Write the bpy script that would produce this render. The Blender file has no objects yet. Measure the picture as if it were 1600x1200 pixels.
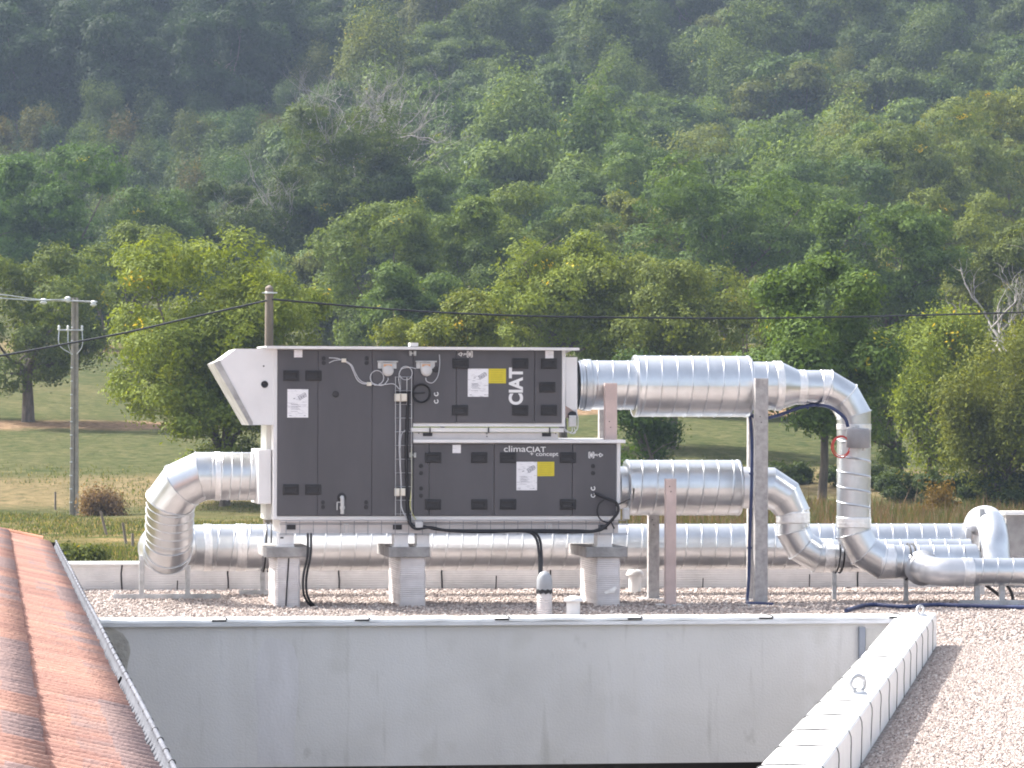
import bpy, math, random
import numpy as np
from mathutils import Vector, Matrix
R = math.radians
rnd = random.Random(7)
S = bpy.context.scene
COL = S.collection

# ------------------------------------------------------------------ camera
FPX = 5700.0; CX, CY = 800.0, 600.0
CAMZ = 1.98
CAM = Vector((0, 0, CAMZ))
YAW = R(8.15); PITCH = math.atan(50 / FPX); ROLL = R(0.18)
F_ = Vector((math.sin(YAW) * math.cos(PITCH), math.cos(YAW) * math.cos(PITCH), math.sin(PITCH)))
R0 = Vector((math.cos(YAW), -math.sin(YAW), 0)); U0 = R0.cross(F_)
R_ = R0 * math.cos(ROLL) + U0 * math.sin(ROLL)
U_ = R_.cross(F_)
cd = bpy.data.cameras.new('camera'); cam = bpy.data.objects.new('camera', cd); COL.objects.link(cam)
cd.sensor_width = 36; cd.lens = FPX / 1600 * 36; cd.clip_start = 0.5; cd.clip_end = 5000
M = Matrix((R_, U_, -F_)).transposed().to_4x4(); M.translation = CAM
cam.matrix_world = M
S.camera = cam

# ------------------------------------------------------------------ light
SUN_EL, SUN_AZ = 46.0, -50.0          # azimuth from +Y towards +X
to_sun = Vector((math.sin(R(SUN_AZ)) * math.cos(R(SUN_EL)), math.cos(R(SUN_AZ)) * math.cos(R(SUN_EL)), math.sin(R(SUN_EL))))
w = bpy.data.worlds.new('World'); S.world = w; w.use_nodes = True
nt = w.node_tree; bg = nt.nodes['Background']
sky = nt.nodes.new('ShaderNodeTexSky'); sky.sky_type = 'NISHITA'; sky.sun_disc = False
sky.sun_elevation = R(SUN_EL); sky.sun_rotation = R(SUN_AZ) % (2 * math.pi)
sky.dust_density = 5.0; sky.air_density = 1.0; sky.ozone_density = .6
hsv = nt.nodes.new('ShaderNodeHueSaturation'); hsv.inputs['Saturation'].default_value = .52
nt.links.new(sky.outputs[0], hsv.inputs['Color']); nt.links.new(hsv.outputs[0], bg.inputs[0]); bg.inputs[1].default_value = 0.15
ld = bpy.data.lights.new('sun', 'SUN'); ld.energy = 3.6; ld.angle = R(0.5); ld.color = (1.0, 0.95, 0.87)
lo = bpy.data.objects.new('sun', ld); COL.objects.link(lo); lo.location = (0, 0, 60)
lo.rotation_euler = (-to_sun).to_track_quat('-Z', 'Y').to_euler()
S.view_settings.view_transform = 'Standard'; S.view_settings.look = 'None'
S.view_settings.exposure = 1.40; S.view_settings.gamma = 1.0
S.render.engine = 'CYCLES'
S.cycles.max_bounces = 8; S.cycles.transparent_max_bounces = 8; S.cycles.volume_bounces = 0
S.cycles.use_denoising = True; S.cycles.sample_clamp_indirect = 3.0
S.cycles.filter_width = 1.9
HAZE_DENSITY = 0.00018

# ------------------------------------------------------------------ pixel -> world on real planes
def ray(px, py): return (F_ + R_ * ((px - CX) / FPX) + U_ * ((CY - py) / FPX))
def onY(px, py, Y):
    v = ray(px, py); t = (Y - CAM.y) / v.y; return CAM + v * t
def onZ(px, py, Z):
    v = ray(px, py); t = (Z - CAM.z) / v.z; return CAM + v * t
def xat(px, Y, py=700): return onY(px, py, Y).x
def atd(px, py, d):
    v = ray(px, py); return CAM + v * d

# terrain profile by depth
GD = [-400, 60, 80, 100, 135, 170, 200, 230, 280, 330, 400, 450, 500, 550, 600, 650, 800, 1000]
GZ = [-3.6, -3.5, -2.9, -2.3, -2.6, -2.35, -0.5, 1.78, 5.4, 10.6, 17.4, 25.7, 37, 52, 70, 86, 112, 118]
def gz_d(d): return float(np.interp(d, GD, GZ))
def depth(x, y): return x * F_.x + y * F_.y
def ground_z(x, y):
    d = depth(x, y)
    u = x * math.cos(YAW) - y * math.sin(YAW)
    return gz_d(d) + (0.25 * math.sin(u * .11 + 1) * min(1, max(0, (d - 90) / 60))) + 0.1 * math.sin(d * .21 + u * .3) * min(1, max(0, (d - 90) / 60))
def tree_pos(px, d):
    p = atd(px, 650, d); return Vector((p.x, p.y, ground_z(p.x, p.y)))
def d_of_y(py, lo=120.0, hi=640.0):
    best = None
    for i in range(521):
        d = lo + i
        y = 650 - FPX * (gz_d(d) - CAMZ) / d
        if best is None or abs(y - py) < best[0]: best = (abs(y - py), d)
    return best[1]

# ------------------------------------------------------------------ mesh builder
ORG = {}
class MB:
    def __init__(s): s.v = []; s.f = []; s.sm = []; s.cuts = []; s.hel = []
    def cut(s): s.cuts.append((len(s.v), len(s.f)))
    def add(s, vs, fs, smooth=False):
        n = len(s.v); s.v += [tuple(v) for v in vs]; s.f += [tuple(i + n for i in f) for f in fs]
        s.sm += [smooth] * len(fs)
    def box(s, x0, x1, y0, y1, z0, z1):
        x0, x1 = sorted((x0, x1)); y0, y1 = sorted((y0, y1)); z0, z1 = sorted((z0, z1))
        s.add([(x0, y0, z0), (x1, y0, z0), (x1, y1, z0), (x0, y1, z0), (x0, y0, z1), (x1, y0, z1), (x1, y1, z1), (x0, y1, z1)],
              [(0, 3, 2, 1), (4, 5, 6, 7), (0, 1, 5, 4), (1, 2, 6, 5), (2, 3, 7, 6), (3, 0, 4, 7)])
    def bbox(s, x0, x1, y0, y1, z0, z1, b=0.006):     # box with chamfered front edges
        x0, x1 = sorted((x0, x1)); y0, y1 = sorted((y0, y1)); z0, z1 = sorted((z0, z1))
        b = min(b, (x1 - x0) * .3, (z1 - z0) * .3, (y1 - y0) * .3)
        def rect(i, y): return [(x0 + i, y, z0 + i), (x1 - i, y, z0 + i), (x1 - i, y, z1 - i), (x0 + i, y, z1 - i)]
        vs = rect(b, y0) + rect(0, y0 + b) + rect(0, y1 - b) + rect(b, y1)
        fs = [(0, 1, 2, 3), (15, 14, 13, 12)]
        for k in range(3):
            for i in range(4):
                j = (i + 1) % 4; fs.append((k * 4 + i, k * 4 + 4 + i, k * 4 + 4 + j, k * 4 + j))
        s.add(vs, fs)
    def pbox(s, px0, py0, px1, py1, Y0, Y1, b=0.0):
        a = onY(px0, py0, Y0); c = onY(px1, py1, Y0)
        if b: s.bbox(a.x, c.x, Y0, Y1, a.z, c.z, b)
        else: s.box(a.x, c.x, Y0, Y1, a.z, c.z)
    def prism(s, pts, axis, a, b):                   # pts 2-D; axis 'y': (x,z); 'x': (y,z); 'z': (x,y)
        n = len(pts)
        def mk(p, t): return {'y': (p[0], t, p[1]), 'x': (t, p[0], p[1]), 'z': (p[0], p[1], t)}[axis]
        vs = [mk(p, a) for p in pts] + [mk(p, b) for p in pts]
        fs = [tuple(range(n)), tuple(range(2 * n - 1, n - 1, -1))] + [(i, i + n, (i + 1) % n + n, (i + 1) % n) for i in range(n)]
        s.add(vs, fs)
    def tube(s, pts, r, seg=10, caps=True, smooth=True):
        pts = [Vector(p) for p in pts]; n = len(pts)
        rs = r if isinstance(r, (list, tuple)) else [r] * n
        vs = []; up = None
        for i, p in enumerate(pts):
            t = (pts[min(i + 1, n - 1)] - pts[max(i - 1, 0)]).normalized()
            if up is None: up = Vector((0, 0, 1)) if abs(t.z) < .9 else Vector((0, 1, 0))
            a = t.cross(up).normalized(); up = a.cross(t).normalized()
            for k in range(seg):
                q = 2 * math.pi * k / seg; vs.append(p + (a * math.cos(q) + up * math.sin(q)) * rs[i])
        fs = [(i * seg + k, i * seg + (k + 1) % seg, (i + 1) * seg + (k + 1) % seg, (i + 1) * seg + k) for i in range(n - 1) for k in range(seg)]
        s.add(vs, fs, smooth)
        if caps:
            s.add(vs[:seg], [tuple(range(seg))[::-1]]); s.add(vs[-seg:], [tuple(range(seg))])
    def lathe(s, prof, c, axis=Vector((0, 0, 1)), seg=32, smooth=True):   # prof: (r, h)
        axis = Vector(axis).normalized(); up = Vector((0, 1, 0)) if abs(axis.y) < .9 else Vector((0, 0, 1))
        a = axis.cross(up).normalized(); b = a.cross(axis)
        c = Vector(c); vs = []
        for r, h in prof:
            for k in range(seg):
                q = 2 * math.pi * k / seg; vs.append(c + axis * h + (a * math.cos(q) + b * math.sin(q)) * r)
        n = len(prof)
        s.add(vs, [(i * seg + k, i * seg + (k + 1) % seg, (i + 1) * seg + (k + 1) % seg, (i + 1) * seg + k) for i in range(n - 1) for k in range(seg)], smooth)
    def spiral(s, p0, p1, r, pitch=.165, ridge=.0036, seg=56, phase=0.0):
        p0 = Vector(p0); p1 = Vector(p1); L = (p1 - p0).length; ax = (p1 - p0) / L
        up = Vector((0, 0, 1)) if abs(ax.z) < .9 else Vector((0, 1, 0))
        a = ax.cross(up).normalized(); b = a.cross(ax)
        rows = []
        k = -1
        while k * pitch < L + pitch:
            for fr, h in ((0, 0), (.2, -.18), (.40, -.1), (.475, -.05), (.493, 1), (.507, 1), (.525, -.05), (.60, -.1), (.8, -.18)):
                rows.append(((k + fr + phase) * pitch, h))
            k += 1
        vs = []
        for s0, h in rows:
            for j in range(seg + 1):
                q = 2 * math.pi * j / seg
                t = s0 + pitch * j / seg
                rr = r + (ridge * h if 0 < t < L else 0); t = min(max(t, 0), L)
                vs.append(p0 + ax * t + (a * math.cos(q) + b * math.sin(q)) * rr)
        hx = []; t_ = .515 * pitch + phase * pitch - pitch * 2
        while t_ < L - .004:
            for j in range(24):
                q = 2 * math.pi * j / 24; t = t_ + pitch * j / 24
                if .004 < t < L - .004: hx.append(p0 + ax * t + (a * math.cos(q) + b * math.sin(q)) * (r + .0012))
            t_ += pitch
        if len(hx) > 4: s.hel.append(hx)
        W = seg + 1
        s.add(vs, [(i * W + j, i * W + j + 1, (i + 1) * W + j + 1, (i + 1) * W + j) for i in range(len(rows) - 1) for j in range(seg)], True)
    def mitre(s, pts, r, seg=48, smooth_all=False, rs=None):
        pts = [Vector(p) for p in pts]; n = len(pts)
        d = [(pts[i + 1] - pts[i]).normalized() for i in range(n - 1)]
        a = None; rings = []
        up = Vector((0, 0, 1)) if abs(d[0].z) < .9 else Vector((0, 1, 0))
        a = d[0].cross(up).normalized(); b = a.cross(d[0]).normalized()
        for i in range(n):
            di = d[min(i, n - 2)] if i == 0 else d[i - 1]
            rr = rs[i] if rs else r
            base = [(a * math.cos(2 * math.pi * k / seg) + b * math.sin(2 * math.pi * k / seg)) * rr for k in range(seg)]
            if 0 < i < n - 1:
                nrm = (d[i - 1] + d[i]).normalized()
                ring = [pts[i] + v - d[i - 1] * (v.dot(nrm) / d[i - 1].dot(nrm)) for v in base]
                # rotate frame
                q = d[i - 1].rotation_difference(d[i]); a = q @ a; b = q @ b
            else: ring = [pts[i] + v for v in base]
            rings.append(ring)
        if smooth_all:
            s.add([v for rg in rings for v in rg], [(i * seg + k, i * seg + (k + 1) % seg, (i + 1) * seg + (k + 1) % seg, (i + 1) * seg + k) for i in range(n - 1) for k in range(seg)], True)
        else:
            for i in range(n - 1):
                s.add(rings[i] + rings[i + 1], [(k, (k + 1) % seg, seg + (k + 1) % seg, seg + k) for k in range(seg)], True)
        return rings
    def build(s, name, mat, parent=None, loc=None, **tags):
        cs = [c for c in sorted(set(s.cuts)) if 0 < c[0] < len(s.v)]
        if cs:
            out = None
            for a, b in zip([(0, 0)] + cs, cs + [(len(s.v), len(s.f))]):
                q = MB(); q.v = s.v[a[0]:b[0]]; q.f = [tuple(i - a[0] for i in f) for f in s.f[a[1]:b[1]]]; q.sm = s.sm[a[1]:b[1]]; q.hel = s.hel if a[0] == 0 else []
                o = q.build(name, mat, parent, loc, **tags); out = out or o
            return out
        me = bpy.data.meshes.new(name)
        vs = np.array(s.v, dtype=np.float64).reshape(-1, 3)
        if parent is not None: org = np.array(ORG[parent.name])
        elif loc is not None: org = np.array(loc)
        else:
            mn, mx = vs.min(0), vs.max(0); org = np.array([(mn[0] + mx[0]) / 2, (mn[1] + mx[1]) / 2, mn[2]])
        me.from_pydata((vs - org).tolist(), [], s.f)
        me.polygons.foreach_set('use_smooth', s.sm); me.update()
        me.materials.append(mat)
        o = bpy.data.objects.new(name, me); COL.objects.link(o)
        if parent is not None: o.parent = parent
        else: o.location = org
        ORG[o.name] = tuple(org)
        for k, v in tags.items(): o[k] = v
        for hx in s.hel:
            q = MB(); q.tube(hx, .0030, 5); q.build('lock_seam', SEAMM, o)
        return o

def thing(name, loc, label, category, group=None):
    o = bpy.data.objects.new(name, None); COL.objects.link(o); o.location = loc; o.empty_display_size = .3
    ORG[o.name] = tuple(loc); o['label'] = label; o['category'] = category
    if group: o['group'] = group
    return o
def tag(o, label, category, group=None):
    o['label'] = label; o['category'] = category
    if group: o['group'] = group
    return o

def corner_path(P, Rb, n=3, smooth=False):
    """polyline P with every inner corner replaced by n mitre joints of bend radius Rb"""
    P = [Vector(p) for p in P]; out = [P[0]]
    for i in range(1, len(P) - 1):
        a = (P[i] - P[i - 1]).normalized(); b = (P[i + 1] - P[i]).normalized()
        th = a.angle(b); nr = (b - a * a.dot(b)).normalized()
        rb = Rb[i - 1] if isinstance(Rb, (list, tuple)) else Rb
        T = P[i] - a * rb * math.tan(th / 2); O = T + nr * rb; k = rb / math.cos(th / 2 / n)
        for j in range(n):
            ph = (j + .5) / n * th; out.append(O + (a * math.sin(ph) - nr * math.cos(ph)) * k)
    out.append(P[-1]); return out
def bez(P, n=10):
    """catmull-rom through P"""
    P = [Vector(p) for p in P]; Q = [2 * P[0] - P[1]] + P + [2 * P[-1] - P[-2]]; out = []
    for i in range(1, len(Q) - 2):
        for j in range(n):
            t = j / n; p0, p1, p2, p3 = Q[i - 1:i + 3]
            out.append(.5 * ((2 * p1) + (p2 - p0) * t + (2 * p0 - 5 * p1 + 4 * p2 - p3) * t * t + (3 * p1 - p0 - 3 * p2 + p3) * t ** 3))
    out.append(P[-1]); return out

# ------------------------------------------------------------------ materials
def mat(name, col, rough=.6, metal=0., nscale=3., namt=.15, bump=0., bscale=20., col2=None, spec=.5, stretch=None, coords='Object', detail=6):
    m = bpy.data.materials.new(name); m.use_nodes = True; N = m.node_tree.nodes; L = m.node_tree.links
    b = N['Principled BSDF']; b.inputs['Roughness'].default_value = rough; b.inputs['Metallic'].default_value = metal
    b.inputs['Specular IOR Level'].default_value = spec
    tc = N.new('ShaderNodeTexCoord'); mp = N.new('ShaderNodeMapping'); L.new(tc.outputs[coords], mp.inputs[0])
    if stretch: mp.inputs['Scale'].default_value = stretch
    n1 = N.new('ShaderNodeTexNoise'); n1.inputs['Scale'].default_value = nscale; n1.inputs['Detail'].default_value = detail
    n1.inputs['Roughness'].default_value = .6
    L.new(mp.outputs[0], n1.inputs[0])
    rp = N.new('ShaderNodeValToRGB'); c = Vector(col[:3]); c2 = Vector(col2[:3]) if col2 else c * (1 - namt * 1.5)
    hi = c * (1 + namt * .5) if not col2 else c
    rp.color_ramp.elements[0].position = .36; rp.color_ramp.elements[1].position = .64
    rp.color_ramp.elements[0].color = (*c2, 1); rp.color_ramp.elements[1].color = (*[min(1, x) for x in hi], 1)
    L.new(n1.outputs[0], rp.inputs[0]); L.new(rp.outputs[0], b.inputs['Base Color'])
    if bump:
        n2 = N.new('ShaderNodeTexNoise'); n2.inputs['Scale'].default_value = bscale; n2.inputs['Detail'].default_value = 4
        L.new(tc.outputs[coords], n2.inputs[0]); bp = N.new('ShaderNodeBump'); bp.inputs['Strength'].default_value = bump
        bp.inputs['Distance'].default_value = .02; L.new(n2.outputs[0], bp.inputs['Height']); L.new(bp.outputs[0], b.inputs['Normal'])
    m['x'] = 0; del m['x']
    return m
def galv(name, col=(.66, .68, .71), rough=.31, sp=.07, bump=.004):
    m = mat(name, col, rough, 1.0, 2.5, .10, 0)
    N = m.node_tree.nodes; L = m.node_tree.links; b = N['Principled BSDF']
    tc = N['Texture Coordinate']; v = N.new('ShaderNodeTexVoronoi'); v.inputs['Scale'].default_value = 45; L.new(tc.outputs['Object'], v.inputs[0])
    n = N.new('ShaderNodeTexNoise'); n.inputs['Scale'].default_value = 2.2; n.inputs['Detail'].default_value = 1; L.new(tc.outputs['Object'], n.inputs[0])
    ma = N.new('ShaderNodeMath'); ma.operation = 'MULTIPLY_ADD'; ma.inputs[1].default_value = sp; ma.inputs[2].default_value = rough - sp / 2
    sc = N.new('ShaderNodeSeparateColor'); L.new(v.outputs['Color'], sc.inputs[0]); L.new(sc.outputs[0], ma.inputs[0]); L.new(ma.outputs[0], b.inputs['Roughness'])
    bp = N.new('ShaderNodeBump'); bp.inputs['Strength'].default_value = bump * 10; bp.inputs['Distance'].default_value = .01
    L.new(n.outputs[0], bp.inputs['Height']); L.new(bp.outputs[0], b.inputs['Normal'])
    return m
GALV = galv('galvanised duct steel'); GALV2 = galv('duller galvanised steel', (.58, .60, .63), .38)
GREYDUCT = mat('grey pressed elbow', (.62, .63, .66), .38, .55, 3, .08)
FOIL = mat('aluminium foil tape', (.86, .86, .87), .38, .75, 14, .06, .35, 22)
SEAMM = mat('dull lock seam', (.33, .35, .40), .45, .6, 3, .1)
STRUT = mat('galvanised strut', (.55, .56, .58), .5, .6, 8, .2)
WHITE = mat('white cabinet paint', (.74, .735, .75), .45, 0, 2, .05, .03, 60)
CREAM = mat('pale channel steel', (.70, .66, .65), .5, 0, 3, .08)
DARK = mat('dark grey panel paint', (.082, .079, .092), .42, 0, 2.2, .10, .02, 120, stretch=(1, 1, .3))
HANDLE = mat('black plastic handle', (.028, .028, .034), .55, 0, 10, .1)
BLACK = mat('black rubber', (.02, .02, .025), .6, 0, 8, .2)
SEAMD = mat('dark gap', (.018, .018, .022), .8)
BLUE = mat('blue cable sheath', (.025, .04, .12), .5, 0, 8, .1)
RED = mat('red cable sheath', (.55, .06, .05), .5, 0, 8, .1)
GREYC = mat('light grey cable', (.55, .56, .60), .5, 0, 8, .1)
PLAST = mat('grey plastic box', (.55, .55, .56), .5, 0, 6, .08)
PLASTC = mat('cream plastic', (.72, .68, .60), .5, 0, 6, .08)
LETTER = mat('silver lettering', (.78, .78, .80), .5, 0, 6, .03)
YELLOW = mat('yellow sticker', (.62, .52, .03), .5, 0, 20, .04)
CONC = mat('precast concrete', (.36, .35, .35), .85, 0, 5, .2, .5, 40)
POSTM = mat('galvanised post', (.42, .40, .40), .7, .1, 14, .18, .1, 50)
PINKP = mat('primed pinkish post', (.60, .47, .44), .7, 0, 3, .12)
WIRE = mat('zinc wire', (.6, .62, .66), .35, .8, 6, .1)

def paper():
    m = mat('printed instruction sheet', (.80, .80, .84), .6, 0, 3, .02)
    N = m.node_tree.nodes; L = m.node_tree.links; b = N['Principled BSDF']
    tc = N['Texture Coordinate']
    mp = N.new('ShaderNodeMapping'); mp.inputs['Scale'].default_value = (14, 1, 160); L.new(tc.outputs['Object'], mp.inputs[0])
    n = N.new('ShaderNodeTexNoise'); n.inputs['Scale'].default_value = 1; n.inputs['Detail'].default_value = 2; L.new(mp.outputs[0], n.inputs[0])
    r = N.new('ShaderNodeValToRGB'); r.color_ramp.elements[0].position = .60; r.color_ramp.elements[0].color = (.80, .80, .84, 1)
    r.color_ramp.elements[1].position = .66; r.color_ramp.elements[1].color = (.5, .5, .55, 1)
    L.new(n.outputs[0], r.inputs[0]); L.new(r.outputs[0], b.inputs['Base Color'])
    return m
PAPER = paper()

def membrane(name='foil faced bitumen wrap', ax=2, freq=46, col=(.74, .70, .70)):
    """embossed membrane: horizontal ribs as real bump"""
    m = mat(name, col, .5, .15, 2.2, .14, 0)
    N = m.node_tree.nodes; L = m.node_tree.links; b = N['Principled BSDF']
    tc = N['Texture Coordinate']; sx = N.new('ShaderNodeSeparateXYZ'); L.new(tc.outputs['Object'], sx.inputs[0])
    n = N.new('ShaderNodeTexNoise'); n.inputs['Scale'].default_value = 5; L.new(tc.outputs['Object'], n.inputs[0])
    a = N.new('ShaderNodeMath'); a.operation = 'MULTIPLY_ADD'; a.inputs[1].default_value = freq * 6.283; L.new(sx.outputs[ax], a.inputs[0])
    a2 = N.new('ShaderNodeMath'); a2.operation = 'MULTIPLY'; a2.inputs[1].default_value = 3; L.new(n.outputs[0], a2.inputs[0]); L.new(a2.outputs[0], a.inputs[2])
    si = N.new('ShaderNodeMath'); si.operation = 'SINE'; L.new(a.outputs[0], si.inputs[0])
    bp = N.new('ShaderNodeBump'); bp.inputs['Strength'].default_value = .3 if ax == 2 and freq < 40 else .45; bp.inputs['Distance'].default_value = .004
    L.new(si.outputs[0], bp.inputs['Height']); L.new(bp.outputs[0], b.inputs['Normal'])
    return m
WRAP = membrane()
COPE = mat('aluminium faced coping', (.86, .86, .86), .5, .05, 6, .04, .12, 30)
PARA = membrane('parapet upstand membrane', 2, 38, (.68, .65, .64))

# ================================================================== GROUND
def ground_mat():
    m = bpy.data.materials.new('meadow'); m.use_nodes = True; N = m.node_tree.nodes; L = m.node_tree.links
    b = N['Principled BSDF']; b.inputs['Roughness'].default_value = 1; b.inputs['Specular IOR Level'].default_value = 0
    g = N.new('ShaderNodeNewGeometry'); pos = g.outputs['Position']
    def noise(sc, det=6, stretch=None):
        n = N.new('ShaderNodeTexNoise'); n.inputs['Scale'].default_value = sc; n.inputs['Detail'].default_value = det; n.inputs['Roughness'].default_value = .65
        if stretch:
            mp = N.new('ShaderNodeMapping'); mp.inputs['Scale'].default_value = stretch; L.new(pos, mp.inputs[0]); L.new(mp.outputs[0], n.inputs[0])
        else: L.new(pos, n.inputs[0])
        return n.outputs[0]
    def ramp(src, stops):
        r = N.new('ShaderNodeValToRGB')
        while len(r.color_ramp.elements) < len(stops): r.color_ramp.elements.new(.5)
        for e, (p, c) in zip(r.color_ramp.elements, stops): e.position = p; e.color = (*c, 1)
        L.new(src, r.inputs[0]); return r.outputs[0]
    def mix(f, a, c):
        mx = N.new('ShaderNodeMix'); mx.data_type = 'RGBA'; L.new(f, mx.inputs[0])
        for s_, i in ((a, 6), (c, 7)):
            if isinstance(s_, tuple): mx.inputs[i].default_value = (*s_, 1)
            else: L.new(s_, mx.inputs[i])
        return mx.outputs[2]
    def math_(op, *a):
        n = N.new('ShaderNodeMath'); n.operation = op
        for i, x in enumerate(a):
            if isinstance(x, (int, float)): n.inputs[i].default_value = x
            else: L.new(x, n.inputs[i])
        return n.outputs[0]
    base = ramp(noise(.09, 8, (1, .35, 1)), [(.32, (.042, .060, .024)), (.5, (.075, .086, .036)), (.68, (.14, .125, .065))])
    fine = ramp(noise(1.3, 6), [(.38, (.036, .052, .022)), (.62, (.13, .122, .062))])
    tan0 = (.16, .14, .075)
    c = mix(noise(.5, 8), base, fine)
    c = mix(math_('MULTIPLY', math_('GREATER_THAN', noise(.9, 6), .60), .45), c, tan0)
    sx = N.new('ShaderNodeSeparateXYZ'); L.new(pos, sx.inputs[0])
    # depth coordinate and lateral coordinate
    D = math_('ADD', math_('MULTIPLY', sx.outputs[0], F_.x), math_('MULTIPLY', sx.outputs[1], F_.y))
    Ula = math_('SUBTRACT', math_('MULTIPLY', sx.outputs[0], math.cos(YAW)), math_('MULTIPLY', sx.outputs[1], math.sin(YAW)))
    wob = math_('MULTIPLY', math_('SUBTRACT', noise(.12, 5), .5), 9)
    def band(d0, slope, hw, soft):
        e = math_('ABSOLUTE', math_('SUBTRACT', math_('ADD', D, wob), math_('ADD', math_('MULTIPLY', Ula, slope), d0)))
        n = N.new('ShaderNodeMapRange'); n.inputs[1].default_value = hw + soft; n.inputs[2].default_value = hw
        n.inputs[3].default_value = 0; n.inputs[4].default_value = 1; L.new(e, n.inputs[0]); return n.outputs[0]
    hay = ramp(noise(2.2, 5), [(.35, (.14, .095, .06)), (.65, (.32, .22, .14))])
    tan = ramp(noise(1.6, 6), [(.35, (.11, .095, .05)), (.65, (.25, .19, .11))])
    c = mix(band(233, .25, 2.2, 2), c, hay)
    c = mix(math_('MULTIPLY', band(184, .10, 7, 4), .85), c, tan)
    c = mix(math_('MULTIPLY', band(300, .0, 2.5, 4), .8), c, tan)
    # rough bank close to the building
    bank = N.new('ShaderNodeMapRange'); L.new(math_('ADD', D, wob), bank.inputs[0])
    bank.inputs[1].default_value = 168; bank.inputs[2].default_value = 150; bank.inputs[3].default_value = 0; bank.inputs[4].default_value = 1
    rough = ramp(noise(.33, 8), [(.36, (.06, .085, .025)), (.5, (.13, .11, .05)), (.64, (.24, .18, .09))])
    c = mix(bank.outputs[0], c, rough)
    # wood floor on the hill
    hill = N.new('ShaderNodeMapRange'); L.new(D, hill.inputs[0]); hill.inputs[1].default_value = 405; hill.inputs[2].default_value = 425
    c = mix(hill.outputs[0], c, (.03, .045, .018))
    L.new(c, b.inputs['Base Color'])
    bp = N.new('ShaderNodeBump'); bp.inputs['Strength'].default_value = 1; bp.inputs['Distance'].default_value = .25
    L.new(noise(1.6, 8), bp.inputs['Height']); L.new(bp.outputs[0], b.inputs['Normal'])
    return m
gm = MB()
us = list(np.linspace(-420, 420, 85)); ds = sorted(set([-400, -200, -60, 0, 20, 40] + list(np.arange(60, 660, 5)) + [700, 750, 800, 900, 1000]))
gv = []
for d in ds:
    for u in us:
        x = u * math.cos(YAW) + d * math.sin(YAW); y = -u * math.sin(YAW) + d * math.cos(YAW)
        gv.append((x, y, ground_z(x, y)))
W = len(us)
gm.add(gv, [(i * W + j, i * W + j + 1, (i + 1) * W + j + 1, (i + 1) * W + j) for i in range(len(ds) - 1) for j in range(W - 1)], True)
GROUND = gm.build('ground', ground_mat(), loc=(0, 0, 0), kind='structure')

# ================================================================== FLAT ROOF BUILDING
ZC = 0.28                                    # coping height above gravel
YW = onZ(800, 965, ZC).y                     # well wall plane
YR = 41.4                                    # rear parapet inner face
XL = 0.80
cA = onZ(1408, 962, ZC); cB = onZ(1188, 1200, ZC)      # inner edge of skew parapet
oA = onZ(1461, 959, ZC); oB = onZ(1281, 1200, ZC)      # outer edge
def ext(a, b, Y): t = (Y - a.y) / (b.y - a.y); return a + (b - a) * t
YN = 13.0
iN = ext(cA, cB, YN); oN = ext(oA, oB, YN)
XR = 16.0
def bldg_mat_wall():
    m = mat('rendered concrete wall', (.64, .63, .635), .85, 0, .9, .05, .2, 60)
    N = m.node_tree.nodes; L = m.node_tree.links; b = N['Principled BSDF']; tc = N['Texture Coordinate']
    base = b.inputs['Base Color'].links[0].from_socket
    def layer(scale, sc, lo, hi, col, cur, amt):
        mp = N.new('ShaderNodeMapping'); mp.inputs['Scale'].default_value = sc; L.new(tc.outputs['Object'], mp.inputs[0])
        n = N.new('ShaderNodeTexNoise'); n.inputs['Scale'].default_value = scale; n.inputs['Detail'].default_value = 5; L.new(mp.outputs[0], n.inputs[0])
        r = N.new('ShaderNodeMapRange'); r.inputs[1].default_value = lo; r.inputs[2].default_value = hi; r.inputs[4].default_value = amt; L.new(n.outputs[0], r.inputs[0])
        mx = N.new('ShaderNodeMix'); mx.data_type = 'RGBA'; L.new(r.outputs[0], mx.inputs[0]); L.new(cur, mx.inputs[6]); mx.inputs[7].default_value = (*col, 1)
        return mx.outputs[2]
    c = layer(1.0, (3.2, 1, .35), .56, .72, (.70, .70, .73), base, .35)      # pale run marks
    c = layer(1.0, (9, 1, 1.0), .62, .75, (.34, .33, .31), c, .35)          # thin dark streaks
    c = layer(2.6, (1, 1, 1), .60, .72, (.50, .49, .47), c, .35)
    c = layer(7, (1, 1, .6), .68, .76, (.33, .32, .31), c, .3)
    c = layer(.7, (1.2, 1, 1.6), .58, .75, (.50, .49, .48), c, .4)
    L.new(c, b.inputs['Base Color'])
    return m
WALLM = bldg_mat_wall()
bl = thing('flat_roof_building', (5, 36, -3.5), 'low building with flat gravelled roof and grey rendered courtyard wall', 'building')
poly = [(XL, YR + .3), (XL, YW + .02), (cA.x + .06, YW + .02), (iN.x + .06, YN), (XR, YN), (XR, YR + .3)]
def inset_wall(mb, poly, z0, z1): mb.prism(poly, 'z', z0, z1)
m1 = MB(); m1.prism([(XL, YR + .28), (XL, YW + .012), (cA.x + .03, YW + .012), (iN.x + .03, YN), (XR, YN), (XR, YR + .28)][::-1], 'z', -.96, -.004)
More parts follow.
